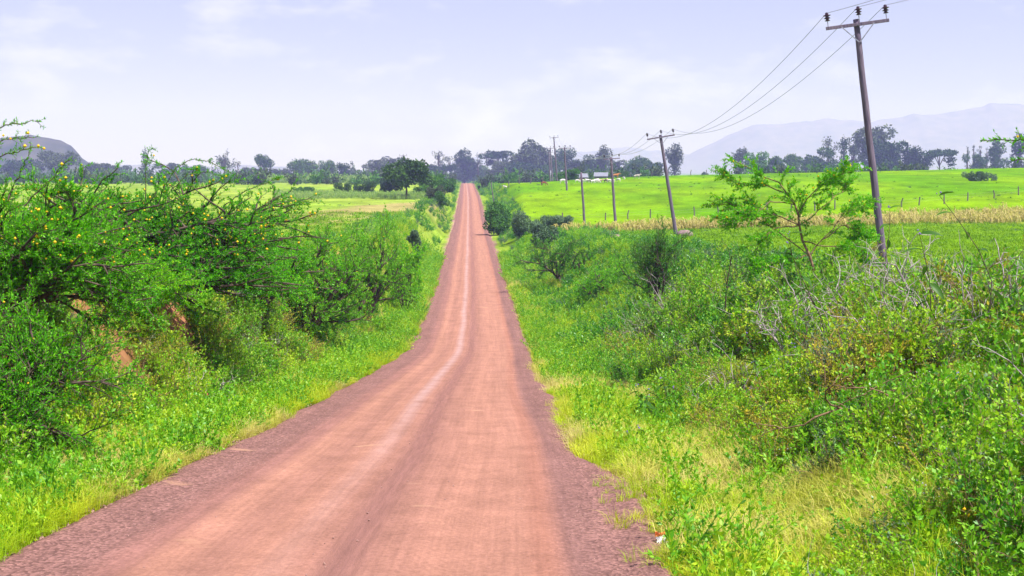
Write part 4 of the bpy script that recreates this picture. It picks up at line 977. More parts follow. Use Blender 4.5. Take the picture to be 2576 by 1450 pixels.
def far_tree_mesh(kind, mat, seed, sx_, sz_):
    """one tree: lobes spread to its own width and height, clumps of leaves, trunk and limbs"""
    rng = np.random.default_rng(seed)
    lobes, th = lobes_of(kind, rng)
    L = np.array([tuple(map(float, q)) for q in lobes])
    w0 = max(np.abs(L[:, 0]) + L[:, 3]) * 2 * .86; top0 = (L[:, 2] + L[:, 5]).max() * .97
    W, H = sx_, sz_
    kx, kz = W / w0, H / top0; g = math.sqrt(kx * kz) if kx > kz else kx ** .7 * kz ** .3
    pos = L[:, :3] * np.array([kx, kx, kz]); rad = L[:, 3:] * g
    if kx > 1.25 * kz:                                     # wide low crowns: more, smaller lobes
        ex = pos[rng.integers(0, len(pos), len(pos))] + rng.normal(size=pos.shape) * np.array([W * .16, W * .12, H * .08])
        pos = np.concatenate([pos, ex]); rad = np.concatenate([rad, rad]) * .82
    pos[:, 2] = np.clip(pos[:, 2], rad[:, 2] * .5, H - rad[:, 2] * .75)
    dens = dict(sparse=60, umbrella=140, weeping=105).get(kind, 105); lz = .085 * math.sqrt(W * H) * .82
    Ps, Ds = [], []
    for p, r in zip(pos, rad):
        n_ = int(dens * max(r[0] * r[2] / g / g, .5)); v = norm(rng.normal(size=(n_, 3))); q = rng.uniform(.35, 1.08, (n_, 1)) ** .6
        Ps.append(p + v * q * r); Ds.append(v + rng.normal(size=(n_, 3)) * .8 + np.array([0, 0, -1.4 if kind == 'weeping' else -.4]))
    P = np.concatenate(Ps); D_ = np.concatenate(Ds); P[:, 2] = np.maximum(P[:, 2], .1)
    if kind == 'sparse': lz *= .8
    cm = mesh_np('crown', *leaves(rng, P, D_, lz * rng.uniform(.6, 1.4, len(P)), lz * .6, .5), M[mat])
    th *= kz; r0 = .03 * H
    br = [tubes(np.array([[0, 0, -.5], [.01 * H, 0, th * .5], [0, .01 * H, th], [0, 0, min(th * 1.6, H * .85)]]), np.array([r0, r0 * .8, r0 * .6, r0 * .2]), 6)]
    for p in pos[:10]:
        z0 = min(th * .8, p[2] * .6); br.append(tubes(np.array([[0, 0, z0], [p[0] * .4, p[1] * .4, (z0 + p[2]) / 2 + .02 * H], [p[0] * .9, p[1] * .9, p[2]]]), np.array([r0 * .45, r0 * .3, r0 * .12]), 4))
    return mesh_np('trunk', *join(br), M['bark'], True), cm
def far_tree(name, x, top, w, kind, d, mat, label, group=None, var=0, cat='tree'):
    if 460 < d: d *= 1.9
    X, Y, Z = on_ground(x, d) if d > 0 else px_ground(x, -d)
    d = Y; h = at(x, top, d).z - Z
    tm, cm = far_tree_mesh(kind, mat, int(x * 13 + var), w * d / FPX, h)
    e = tag(empty(name, (X, Y, Z), (0, 0, 0)), label, cat, group)
    link('trunk', tm, e); link('crown', cm, e)
    return e
GL, GR = 'trees of the far tree line left of the road', 'trees of the far tree line right of the road'
T = [  # x, top y, width px, kind, distance, material, label, group, variant
 (140, 384, 95, 'round', 560, 'far_grey', 'hazy dark tree in front of the far flat-topped hill', GL, 0),
 (55, 404, 90, 'broad', 560, 'far_dark', 'dark tree at the left picture edge below the hill', GL, 1),
 (245, 411, 70, 'broad', 580, 'far_grey', 'third tree from the left picture edge, right of the flat-topped hill foot', GL, 0), (300, 418, 70, 'broad', 600, 'far_grey', 'low wide tree between the hill foot and the narrow cypress-like tree', GL, 1),
 (366, 376, 38, 'column', 560, 'far_mid', 'narrow dark cypress-like tree behind the thorn bush tip', GL, 0),
 (420, 412, 70, 'broad', 590, 'far_grey', 'low wide tree right of the narrow cypress-like tree', GL, 2), (480, 418, 80, 'bushy', 570, 'far_mid', 'bushy tree between the cypress-like tree and the thin see-through tree', GL, 0),
 (565, 376, 62, 'sparse', 540, 'far_grey', 'thin see-through tree above the largest thorn bush', GL, 0),
 (620, 424, 70, 'bushy', 560, 'far_grey', 'bushy tree between the thin see-through tree and the round-headed tree', GL, 1),
 (664, 391, 54, 'lollipop', 520, 'far_mid', 'round-headed tree standing clear of the left tree line', GL, 0),
 (712, 426, 70, 'bushy', 540, 'far_grey', 'bushy tree between the round-headed tree and its broad neighbour', GL, 2),
 (757, 405, 82, 'dense', 515, 'far_mid', 'broad rounded tree right of the round-headed tree', GL, 0),
 (798, 412, 44, 'sparse', 540, 'far_grey', 'thin tree between the broad rounded tree and the ragged tree', GL, 1),
 (826, 407, 62, 'tall', 520, 'far_mid', 'ragged tree in the middle of the left tree line', GL, 1),
 (868, 410, 46, 'tall', 510, 'far_dark', 'dark upright tree with a narrow crown, left tree line', GL, 0),
 (905, 424, 56, 'bushy', 540, 'far_grey', 'low bush right of the dark upright narrow tree', GL, 0), (935, 412, 40, 'sparse', 560, 'far_grey', 'thin tree left of the wide grey trees behind the lone tree', GL, 2),
 (958, 405, 80, 'broad', 545, 'far_grey', 'wide grey tree behind the lone field tree, on its left', GL, 1),
 (1000, 398, 76, 'broad', 550, 'far_grey', 'wide grey tree directly behind the lone field tree', GL, 2),
 (1060, 412, 50, 'tall', 570, 'far_grey', 'slim tree just right of the lone field tree, in the far line', GL, 2),
 (1104, 380, 46, 'sparse', 560, 'far_grey', 'tall thin-crowned tree left of the dense round tree', GL, 2),
 (1132, 394, 46, 'sparse', 575, 'far_grey', 'smaller thin-crowned tree beside the dense round tree', GL, 0),
 (1104, 415, 70, 'bushy', 560, 'far_dark', 'dark low bush under the tall thin-crowned tree', GL, 1),
 (1168, 377, 62, 'dense', 620, 'far_dark', 'dense dark round tree just left of where the road ends', GL, 1),
 (1202, 386, 30, 'sparse', 620, 'far_dark', 'slim ragged tree above the end of the road', GL, 1),
 (1251, 382, 82, 'umbrella', 600, 'far_dark', 'umbrella-shaped acacia just right of where the road ends', GR, 0),
 (1258, 408, 78, 'broad', 560, 'far_grey', 'grey bushy tree under the umbrella-shaped acacia', GR, 0),
 (1212, 418, 60, 'bushy', 640, 'far_mid', 'low green bush under the slim ragged tree at the road end', GL, 2),
 (1338, 352, 96, 'weeping', 560, 'far_grey', 'great drooping eucalyptus, tallest tree right of the road', GR, 0),
 (1330, 412, 110, 'broad', 540, 'far_dark', 'spreading dark tree beneath the great eucalyptus', GR, 2),
 (1419, 374, 48, 'round', 560, 'far_dark', 'rounded tree between the great eucalyptus and the cattle', GR, 1),
 (1400, 405, 60, 'broad', 530, 'far_mid', 'low tree under the rounded tree, right of the great eucalyptus', GR, 0), (1452, 402, 54, 'broad', 540, 'far_grey', 'low grey tree left of the dark tree behind the goats', GR, 1),
 (1476, 391, 46, 'tall', 540, 'far_dark', 'dark tree behind the grazing goats', GR, 0),
 (1516, 368, 46, 'tall', 545, 'far_grey', 'tall ragged tree behind the third power pole', GR, 1),
 (1505, 400, 66, 'broad', 550, 'far_dark', 'dark low tree at the foot of the tall ragged tree', GR, 2), (1548, 404, 50, 'broad', 560, 'far_grey', 'low grey tree right of the tall ragged tree', GR, 0),
 (1603, 394, 66, 'round', 520, 'far_mid', 'rounded green tree left of the second power pole', GR, 0),
 (1640, 404, 56, 'broad', 530, 'far_mid', 'low green tree against the second power pole', GR, 1),
 (1697, 364, 46, 'tall', 520, 'far_grey', 'solitary upright tree right of the second power pole', GR, 0),
 (1775, 432, 22, 'bushy', 470, 'far_mid', 'tiny bush on the bare crest of the meadow', GR, 1),
 (1860, 374, 40, 'tall', 500, 'far_grey', 'pointed grey tree at the left end of the right-hand grove', GR, 1),
 (1898, 382, 56, 'broad', 490, 'far_green', 'yellow-green flat-topped tree at the left end of the right-hand grove', GR, 0),
 (1948, 393, 62, 'broad', 500, 'far_mid', 'low tree right of the yellow-green flat-topped tree', GR, 1), (1990, 390, 60, 'round', 500, 'far_mid', 'rounded low tree in the left half of the right-hand grove', GR, 2),
 (2035, 388, 54, 'broad', 500, 'far_mid', 'low tree just left of the layered spreading tree', GR, 2),
 (2082, 347, 62, 'sparse', 520, 'far_grey', 'airy pale tree left of the dark column tree', GR, 0),
 (2066, 372, 76, 'broad', 500, 'far_mid', 'layered spreading tree left of the dark column tree', GR, 0),
 (2121, 342, 36, 'column', 490, 'far_dark', 'dark ragged column tree left of the nearest power pole', GR, 1),
 (2146, 346, 32, 'tall', 505, 'far_grey', 'feathery tree between the dark column tree and the nearest pole', GR, 2),
 (2192, 318, 96, 'round', 520, 'far_grey', 'tallest airy tree, behind the nearest power pole', GR, 2),
 (2238, 354, 96, 'dense', 490, 'far_dark', 'dense rounded tree right of the nearest power pole', GR, 0),
 (2306, 371, 62, 'dense', 490, 'far_dark', 'compact dark tree right of the dense rounded tree', GR, 1),
 (2362, 379, 76, 'umbrella', 480, 'far_dark', 'small flat-crowned acacia at the right end of the grove', GR, 1),
 (2432, 366, 12, 'sparse', 560, 'far_grey', 'first of the thin pale saplings at the right of the grove', GR, 0),
 (2448, 362, 12, 'sparse', 560, 'far_grey', 'second of the thin pale saplings at the right of the grove', GR, 1),
 (2464, 364, 12, 'sparse', 560, 'far_grey', 'third of the thin pale saplings at the right of the grove', GR, 2),
 (2481, 368, 12, 'sparse', 560, 'far_grey', 'rightmost of the thin pale saplings in the grove', GR, 0),
 (2456, 385, 46, 'bushy', 480, 'far_mid', 'rounded bush below the thin pale saplings', GR, 2),
 (2506, 350, 50, 'tall', 500, 'far_mid', 'upright tree near the right picture edge', GR, 2),
 (2562, 338, 52, 'tall', 500, 'far_dark', 'dark tree at the right picture edge', GR, 0),
 # nearer field trees
 (1022, 402, 112, 'lone', 290, 'far_mid', 'lone leafy tree with a bare trunk and shadow in the left field', 'trees and bushes in the left field', 0),
 (975, 440, 66, 'bushy', 330, 'far_dark', 'dark bush left of the lone field tree', 'trees and bushes in the left field', 0),
 (1078, 445, 70, 'bushy', 320, 'far_green', 'mid green bush right of the lone field tree', 'trees and bushes in the left field', 1),
 (1120, 440, 66, 'bushy', 360, 'far_green', 'green bush against the left side of the far road', 'trees and bushes in the left field', 2),
 (1095, 468, 46, 'bushy', 270, 'far_grey', 'brownish bush at the end of the bare field track', 'trees and bushes in the left field', 0),
 (918, 458, 56, 'bushy', 340, 'far_mid', 'dark hedge bush in the middle of the left field', 'trees and bushes in the left field', 1),
 (868, 462, 52, 'bushy', 345, 'far_mid', 'dark hedge bush at the left end of the field hedge', 'trees and bushes in the left field', 2),
 (768, 472, 50, 'bushy', 330, 'far_green', 'low bush beside the tip of the largest thorn bush', 'trees and bushes in the left field', 2),
 (1045, 566, 30, 'bushy', 128, 'grey_shrub', 'round blue-grey bush in the grass left of the road', 'small bushes in the fields', 0),
 (1108, 482, 44, 'bushy', -528, 'far_green', 'leafy bush hugging the left edge of the far road', 'small bushes in the fields', 1),
 (1253, 510, 66, 'bushy', -594, 'far_green', 'dark green rounded bush hugging the right road edge', 'small bushes in the fields', 0),
 (1305, 530, 50, 'bushy', -600, 'grey_shrub', 'pale green bush beside the dark rounded roadside bush', 'small bushes in the fields', 2),
 (1395, 545, 105, 'bushy', -580, 'grey_shrub', 'low grey-green thicket at the left end of the dry maize', 'small bushes in the fields', 1),
 (1368, 562, 110, 'bushy', -628, 'grey_shrub', 'grey-leaved bush on the bank below the thicket', 'small bushes in the fields', 2),
 (1430, 427, 60, 'bushy', 400, 'far_green', 'bright green mounded bush behind the white cow', 'small bushes in the fields', 1),
 (2470, 434, 92, 'bushy', -456, 'grey_shrub', 'pale blue-green patch of shrubs high on the right meadow', 'small bushes in the fields', 0),
 (1140, 436, 46, 'bushy', 700, 'far_green', 'green bush left of the road crest', 'bushes at the road crest', 0),
 (1180, 430, 60, 'bushy', 745, 'far_green', 'dark bush closing the view at the end of the road', 'bushes at the road crest', 1),
 (1224, 432, 60, 'bushy', 730, 'far_mid', 'bush right of the road crest', 'bushes at the road crest', 2),
 (1280, 440, 60, 'bushy', 560, 'far_green', 'green bush behind the small white goat', 'bushes at the road crest', 0),
]
for (x, ty, w, kind, d, mat, lab, grp, var) in T:
    far_tree('tree' if kind != 'bushy' else 'bush', x, ty, w, kind, d, mat, lab, grp, var, 'tree' if kind != 'bushy' else 'bush')
# low thicket at the feet of the tree lines: one mass
N = 1100
xp = RS.uniform(-60, 2640, N); Y = RS.uniform(480, 1150, N); X = (xp - CX) / FPX * Y; ok = np.abs(X - xr(Y)) > 6; X, Y = X[ok], Y[ok]
bare = (xp[ok] > 1660) & (xp[ok] < 1840)
X, Y = X[~bare], Y[~bare]
P, rot, scl = pack(RS, X, Y, .5, 2.3, -.1, .12, .0018)
scatter('undergrowth', [weed_mesh('thicket%d' % i, R1, mt, 16, 1.4, 1.0, 14, .3, .17) for i, mt in enumerate(('far_mid', 'far_grey', 'far_green'))],
        P, rot, scl, RS.integers(0, 3, len(X)), 'low hazy thicket along the foot of the far tree lines', 'scrub')

# ------------------------------------------------------------------ power line
def lathe(name, prof, seg, mat):
    P = np.array(prof, float); n_ = len(P); a = np.arange(seg) * 2 * np.pi / seg
    V = np.stack([P[:, 0:1] * np.cos(a), P[:, 0:1] * np.sin(a), np.repeat(P[:, 1:2], seg, 1)], -1).reshape(-1, 3)
    i, j = np.meshgrid(np.arange(n_ - 1), np.arange(seg), indexing='ij'); j2 = (j + 1) % seg
    F = np.stack([i * seg + j, i * seg + j2, (i + 1) * seg + j2, (i + 1) * seg + j], -1).reshape(-1, 4)
    return mesh_np(name, V, F, mat, True)
INS = lathe('insulator', [(0, .0), (.075, 0), (.115, .02), (.06, .06), (.06, .085), (.14, .11), (.07, .16), (.06, .185), (.155, .215), (.15, .232), (.07, .26), (.06, .33), (.03, .345), (0, .345)], 14, M['insul'])
PIN = lathe('pin', [(0, -.32), (.016, -.32), (.016, 0.01), (0, .01)], 8, M['steel'])
def shaft_mesh(H, r0, r1, seed):
    rng = np.random.default_rng(seed); n_ = 14
    P = np.zeros((n_, 3)); P[:, 2] = np.linspace(-.6, H, n_); P[1:-1, :2] += rng.normal(size=(n_ - 2, 2)) * .012
    V, F = tubes(P, np.linspace(r0, r1, n_) * (1 + rng.normal(size=n_) * .015), 12)
    k = len(V); V = np.concatenate([V, [[0, 0, H + .01]]]); top = np.arange(k - 12, k)
    F = np.concatenate([F, np.stack([top, np.roll(top, -1), np.full(12, k), np.full(12, k)], 1)])
    me = bpy.data.meshes.new('shaft'); me.from_pydata([tuple(v) for v in V], [], [tuple(dict.fromkeys(map(int, f))) for f in F]); me.update()
    for p in me.polygons: p.use_smooth = True
    me.materials.append(M['pole']); return me
def power_pole(x, d, top_px, label, arm=2.5, yaw=0.0, seed=1, r0=.16, mid_ins=True, name='power_pole', arm_drop=.22, ground_z=None):
    X, Y, Z = on_ground(x, d)
    top = at(top_px[0], top_px[1], d); vec = top - Vector((X, Y, Z)); H = vec.length
    e = empty(name, (X, Y, Z)); e.rotation_mode = 'QUATERNION'
    e.rotation_quaternion = Vector((0, 0, 1)).rotation_difference(vec.normalized()) @ Matrix.Rotation(yaw, 3, 'Z').to_quaternion()
    tag(e, label, 'power pole', 'poles of the power line along the right side')
    link('shaft', shaft_mesh(H, r0, r0 * .72, seed), e)
    tops = []
    if arm:
        az = H - arm_drop; off = -(r0 * .72 + .05)
        bm = bmesh.new(); box_bm(bm, (0, off, az), (arm, .10, .13)); link('crossarm', bm_mesh('crossarm', bm, M['pole'], .008), e)
        for s in (-1, 1):
            bm = bmesh.new()
            a, c = Vector((s * arm * .26, off - .056, az - .02)), Vector((s * .03, off - .03, az - .68)); v = c - a
            box_bm(bm, (a + c) / 2, (.045, .010, v.length), Vector((0, 0, 1)).rotation_difference(v.normalized()).to_matrix())
            link('brace', bm_mesh('brace', bm, M['steel']), e)
            o = link('insulator', INS, e); o.location = (s * (arm / 2 - .09), off, az + .28); link('pin', PIN, o)
            tops.append((s * (arm / 2 - .09), off, az + .60))
        o = link('insulator', INS, e); o.location = (.1, off + .04, az + .36); link('pin', PIN, o)
        tops.insert(1, (.1, off + .04, az + .68))
        bm = bmesh.new(); box_bm(bm, (0, off - .06, az), (.03, .03, .03)); box_bm(bm, (0, off - .05, az - .68), (.03, .03, .03)); link('bolts', bm_mesh('bolts', bm, M['steel']), e)
    bpy.context.view_layer.update()
    return e, [e.matrix_world @ Vector(t_) for t_ in tops]
pA, tA = power_pole(2225, 57, (2153, 49), 'tall leaning power pole nearest the camera, rising through the scrub', 2.5, 0.0, 1, .165)
pB, tB = power_pole(1701, 138, (1661, 340), 'second power pole along the line, leaning left in the meadow', 2.7, 0.0, 2, .19)
pC, tC = power_pole(1549, 196, (1537, 396), 'third power pole, its foot in the dry maize', 2.6, 0.5, 3, .2)
pD, tD = power_pole(1426, 311, (1420, 371), 'fourth power pole, standing left of the goats', 2.7, 0.35, 4, .22)
pE, tE = power_pole(1402, 430, (1393, 345), 'tallest far power pole before the great eucalyptus', 2.7, 0.2, 5, .25)
power_pole(1390, 480, (1384, 372), 'far slim power pole just left of the tallest far one', 2.4, 0.1, 6, .25)
power_pole(1384, 450, (1381, 382), 'leftmost of the far slim power poles', 2.3, 0.1, 7, .24)
power_pole(1471, 205, (1462, 434), 'bare pole without a crossarm between third and fourth power poles', 0, 0, 8, .19)
power_pole(1015, 560, (1014, 391), 'far power pole poking above the left tree line', 3.0, 0.0, 9, .28)
power_pole(600, 560, (598, 411), 'faint far power pole left of the round-headed tree', 2.0, 0.0, 10, .22)
# the pole behind the camera carries the wires out of the picture
p0 = Vector((14.6, -24.0, gz(14.6, -24)))
e0, t0_ = None, None
def pole_plain(loc, H, label):
    e = tag(empty('power_pole', loc), label, 'power pole', 'poles of the power line along the right side')
    link('shaft', shaft_mesh(H, .165, .12, 21), e)
    bm = bmesh.new(); box_bm(bm, (0, -.17, H - .22), (2.5, .1, .13)); link('crossarm', bm_mesh('crossarm', bm, M['pole'], .008), e)
    tops = []
    for s in (-1, 0, 1):
        o = link('insulator', INS, e); o.location = (s * 1.16, -.17, H + .06 + (.05 if s == 0 else 0)); link('pin', PIN, o); tops.append(Vector(loc) + Vector((s * 1.16, -.17, H + .38)))
    return tops
t0_ = pole_plain(p0, 10.2, 'power pole behind the viewer, carrying the wires onward')
for k, nm in enumerate(('left', 'middle', 'right')):
    chain = [t0_[k], tA[k], tB[k], tC[k], tD[k], tE[k]]
    segs = []
    for a, c in zip(chain, chain[1:]):
        L = (c - a).length; sag = {0: 1.5, 1: 2.1}.get(len(segs), L * .014)
        q = np.linspace(0, 1, 40)[:, None]; Pp = np.array(a) * (1 - q) + np.array(c) * q; Pp[:, 2] -= (4 * sag * q * (1 - q))[:, 0]
        segs.append(tubes(Pp, np.full(40, .009 + .00006 * abs(float(Pp[:, 1].mean()))), 4))
    tag(link('power_line', mesh_np('wire', *join(segs), M['wire'])), '%s of the three wires strung between the power poles' % {'left': 'leftmost', 'middle': 'middle', 'right': 'rightmost'}[nm], 'wire', 'wires of the power line')

# ------------------------------------------------------------------ fences
def post_mesh(H, r, seed):
    rng = np.random.default_rng(seed); P = np.array([[0, 0, -.3], [rng.normal() * .02, 0, H * .5], [rng.normal() * .05, rng.normal() * .03, H]])
    V, F = tubes(P, np.array([r, r * .95, r * .85]), 7); k = len(V)
    me = bpy.data.meshes.new('post'); me.from_pydata([tuple(v) for v in V], [], [tuple(map(int, f)) for f in F] + [tuple(range(k - 7, k))]); me.update(); me.materials.append(M['post']); return me
PM = [post_mesh(1.2, .085, s) for s in range(4)]
def fence(label, posts, h=1.2, rs=1.0):
    og = lambda x, d: on_ground(x, d) if d > 0 else px_ground(x, -d)
    X0, Y0, Z0 = og(*posts[0])
    e = tag(empty('field_fence', (X0, Y0, Z0)), label, 'fence')
    tops = []
    for i, (x, d) in enumerate(posts):
        X, Y, Z = og(x, d); o = link('post', PM[i % 4], e); o.location = (X - X0, Y - Y0, Z - Z0); o.rotation_euler = (.04 * math.sin(i * 3), .05 * math.sin(i * 5), i)
        s = h / 1.2 * (1 + .08 * math.sin(i * 2.3)); o.scale = (rs, rs, s); tops.append(np.array([X - X0, Y - Y0, Z - Z0]))
    for f in (.45, .75):
        link('wire', mesh_np('fence_wire', *tubes(np.array(tops) + np.array([0, 0, h * f]), np.full(len(tops), .006), 3), M['wire']), e)
fence('wire fence on wooden posts behind the dry maize strip', [(1309, -567), (1415, -562), (1523, -556), (1580, -553), (1636, -550), (1690, -548), (1747, -546), (1806, -542), (1866, -539), (1930, -536), (1990, -533), (2050, -531), (2100, -529), (2158, -526), (2216, -524), (2268, -522), (2312, -517), (2375, -512), (2434, -505), (2500, -500), (2562, -492), (2630, -486)], 1.3, 1.25)
fence('short wire fence on posts beside the small white goat', [(1280, 372), (1306, 372), (1335, 370), (1366, 372)], 1.7, 1.5)
fence('fence posts along the bare crest of the meadow', [(1585, 425), (1640, 425), (1681, 425), (1738, 425), (1777, 427), (1810, 428), (1836, 428)], 1.5, 1.3)
X, Y, Z = px_ground(1243, 514)
st = at(1235, 458, Y) - Vector((X, Y, Z)); o = tag(link('wooden_post', post_mesh(st.length, .13, 9)), 'thick dark leaning post beside the right edge of the far road', 'post')
o.location = (X, Y, Z); o.rotation_mode = 'QUATERNION'; o.rotation_quaternion = Vector((0, 0, 1)).rotation_difference(st.normalized())

# ------------------------------------------------------------------ cattle, goats, herder
def skin_mesh(name, verts, edges, radii, mat, sub=2):
    me = bpy.data.meshes.new(name); me.from_pydata(verts, edges, []); ob = bpy.data.objects.new(name, me); COL.objects.link(ob)
    md = ob.modifiers.new('s', 'SKIN'); sv = me.skin_vertices[0].data
    for i, r in enumerate(radii): sv[i].radius = (r, r) if not hasattr(r, '__len__') else r
    sv[0].use_root = True
    s2_ = ob.modifiers.new('u', 'SUBSURF'); s2_.levels = sub
    dg = bpy.context.evaluated_depsgraph_get(); dg.update()
    out_ = bpy.data.meshes.new_from_object(ob.evaluated_get(dg)); out_.name = name
    bpy.data.objects.remove(ob); bpy.data.meshes.remove(me)
    out_.materials.clear(); out_.materials.append(mat)
    for p in out_.polygons: p.use_smooth = True
    return out_
def hide_mat(name, c1, c2, scale=1.6): return plain_mat(name, c1, c2, scale, .8, .1)
def beast(name, mat, graze=False, goat=False, stride=0.0):
    """head towards +X, feet at z = 0; a cow of 1.35 m or a goat of 0.7 m at the shoulder"""
    V = [(-.62, 0, 1.08), (-.2, 0, 1.02), (.3, 0, 1.02), (.62, 0, 1.12)]; Rd = [.23, .31, .30, .24]
    E = [(0, 1), (1, 2), (2, 3)]
    def chain(start, pts, rs):
        p = start
        for q, r in zip(pts, rs): V.append(q); Rd.append(r); E.append((p, len(V) - 1)); p = len(V) - 1
    if graze: chain(3, [(.86, 0, .92), (1.05, 0, .58), (1.14, 0, .36), (1.22, 0, .14)], [.16, .12, .12, .075])
    else: chain(3, [(.84, 0, 1.28), (1.0, 0, 1.42), (1.18, 0, 1.34), (1.36, 0, 1.22)], [.16, .13, .12, .08])
    for s in (-1, 1):
        f = .10 * s * stride; h = -.12 * s * stride
        chain(3, [(.58, .17 * s, .80), (.58 + f, .17 * s, .42), (.57 + f * 1.6, .17 * s, .05)], [.13, .065, .055])
        chain(0, [(-.60, .18 * s, .84), (-.50 + h, .18 * s, .60), (-.72 + h, .18 * s, .40), (-.68 + h * 1.4, .18 * s, .05)], [.17, .10, .06, .055])
    chain(0, [(-.84, 0, 1.0), (-.88, 0, .55)], [.045, .03])
    me = skin_mesh(name, V, E, Rd, mat)
    hv = V[6]; hx, hz = hv[0], hv[2]
    bm = bmesh.new()
    for s in (-1, 1):
        r = bmesh.ops.create_cone(bm, segments=6, radius1=.03, radius2=.004, depth=.26, cap_ends=True)
        bmesh.ops.transform(bm, matrix=Matrix.Translation((hx - .1, .13 * s, hz + .2)) @ Matrix.Rotation(-.6 * s, 4, 'X'), verts=r['verts'])
    hm = bm_mesh(name + '_horns', bm, M['post'], smooth=True)
    bm = bmesh.new()
    for s in (-1, 1):
        r = bmesh.ops.create_uvsphere(bm, u_segments=8, v_segments=5, radius=1)
        bmesh.ops.transform(bm, matrix=Matrix.Translation((hx - .08, .2 * s, hz + .05)) @ Matrix.Diagonal((.05, .11, .035, 1)), verts=r['verts'])
    em = bm_mesh(name + '_ears', bm, mat, smooth=True)
    return me, hm, em
cream = hide_mat('white_hide', (.62, .58, .55), (.78, .75, .72)); brown = hide_mat('brown_hide', (.20, .07, .035), (.28, .10, .05)); rust = hide_mat('rust_hide', (.42, .15, .03), (.5, .2, .05))
pied = hide_mat('pied_hide', (.12, .09, .08), (.72, .68, .62), 2.4); dark = hide_mat('dark_hide', (.05, .04, .045), (.12, .10, .1)); tan = hide_mat('tan_hide', (.45, .34, .2), (.6, .48, .3))
def put_beast(name, label, cat, x, d, ms, rz, s=1.0, group=None):
    X, Y, Z = on_ground(x, d); e = tag(empty(name, (X, Y, Z - .02), (0, 0, rz), (s, s, s)), label, cat, group)
    link('body', ms[0], e); link('horns', ms[1], e); link('ears', ms[2], e)
GC = 'cattle on the meadow'
put_beast('cow', 'brown calf grazing with its head down beside the herder', 'cow', 1368, 342, beast('brown_calf', brown, True), 0.1, .82, GC)
put_beast('cow', 'white cow standing partly behind the fourth power pole', 'cow', 1416, 352, beast('white_cow', cream, True), 0.15, .95, GC)
put_beast('cow', 'rust-red cow standing behind the third power pole', 'cow', 1548, 384, beast('rust_cow', rust, False), -0.1, 1.05, GC)
put_beast('cow', 'pale grey-brown cow walking alone right of the herd', 'cow', 1602, 368, beast('pied_cow', pied, False, stride=1.0), 0.1, .92, GC)
gm_ = [beast('goat%d' % i, m_, g_) for i, (m_, g_) in enumerate([(cream, False), (cream, True), (dark, True), (tan, True), (pied, True)])]
RG = np.random.default_rng(9)
goat_lab = ['white goat at the left tail of the herd', 'tan goat second from the left of the herd', 'white goat grazing left of the close-packed herd', 'white goat at the left front of the close-packed herd', 'white goat with raised head at the left rear of the herd', 'spotted goat at the left front of the herd', 'black goat among the white ones, left half of the herd', 'white goat nearest the viewer, left half of the herd', 'white goat grazing in the middle of the herd', 'white goat with raised head in the middle of the herd', 'white goat nearest the viewer in the middle of the herd', 'white goat just right of the middle of the herd', 'tan goat just right of the middle of the herd', 'tan goat in the gap right of the white goats', 'black goat nearest the viewer, right half of the herd', 'tan goat behind the black goat, right half of the herd', 'white goat between the two black goats on the right', 'black goat beside the third power pole', 'white goat just left of the third power pole', 'white goat below the rust-red cow']
for i, (x, d, k) in enumerate([(1452, 371, 1), (1460, 374, 3), (1465, 372, 1), (1477, 366, 1), (1480, 371, 0), (1484, 364, 4), (1489, 369, 2), (1491, 360, 1), (1496, 365, 1), (1499, 369, 0), (1503, 361, 1), (1506, 367, 1), (1510, 365, 3), (1517, 366, 3), (1524, 363, 2), (1528, 368, 3), (1533, 362, 1), (1537, 366, 2), (1541, 363, 1), (1556, 366, 1)]):
    put_beast('goat', goat_lab[i], 'goat', x, d - 16, gm_[k], float(RG.choice([0, math.pi]) + RG.normal() * .5), .66, 'goat herd on the meadow')
put_beast('goat', 'white goat alone by the short fence near the road', 'goat', 1271, 375, gm_[0], 2.6, .62, 'goat herd on the meadow')
put_beast('goat', 'lone white goat at the right tail of the herd', 'goat', 1569, 366, gm_[1], -1.2, .6, 'goat herd on the meadow')
# herder
skinm = plain_mat('skin', (.06, .03, .02), (.09, .05, .035), 5, .6, 0); cloth = plain_mat('navy_cloth', (.03, .03, .06), (.06, .05, .10), 8, .9, .2)
trous = plain_mat('dark_cloth', (.03, .03, .035), (.06, .055, .06), 8, .9, .2); hatm = plain_mat('grey_cap', (.18, .17, .18), (.26, .25, .26), 8, .9, .1)
V = [(0, 0, .95), (0, 0, 1.2), (0, 0, 1.42), (0, 0, 1.52), (0, .01, 1.60), (0, .0, 1.72),
     (.1, 0, .9), (.11, .02, .5), (.11, -.02, .09), (.11, .1, .03), (-.1, 0, .9), (-.12, .02, .5), (-.13, -.02, .09), (-.13, .1, .03),
     (.19, 0, 1.4), (.25, 0, 1.14), (.24, .14, .95), (.24, .2, .88), (-.19, 0, 1.4), (-.25, 0, 1.14), (-.24, .06, .9), (-.24, .08, .82)]
E = [(0, 1), (1, 2), (2, 3), (3, 4), (4, 5), (0, 6), (6, 7), (7, 8), (8, 9), (0, 10), (10, 11), (11, 12), (12, 13), (2, 14), (14, 15), (15, 16), (16, 17), (2, 18), (18, 19), (19, 20), (20, 21)]
Rb = [.14, .14, .15, .06, .09, .085, .10, .075, .05, .04, .10, .075, .05, .04, .07, .05, .04, .035, .07, .05, .04, .035]
X, Y, Z = on_ground(1363, 345)
pe = tag(empty('person', (X, Y, Z), (0, 0, 2.4)), 'herder in dark blue jacket and grey cap standing behind the brown calf', 'person')
link('body', skin_mesh('person_body', V, E, Rb, skinm), pe)
jk = [0, 1, 2, 14, 15, 16, 18, 19, 20]; mp_ = {v: i for i, v in enumerate(jk)}
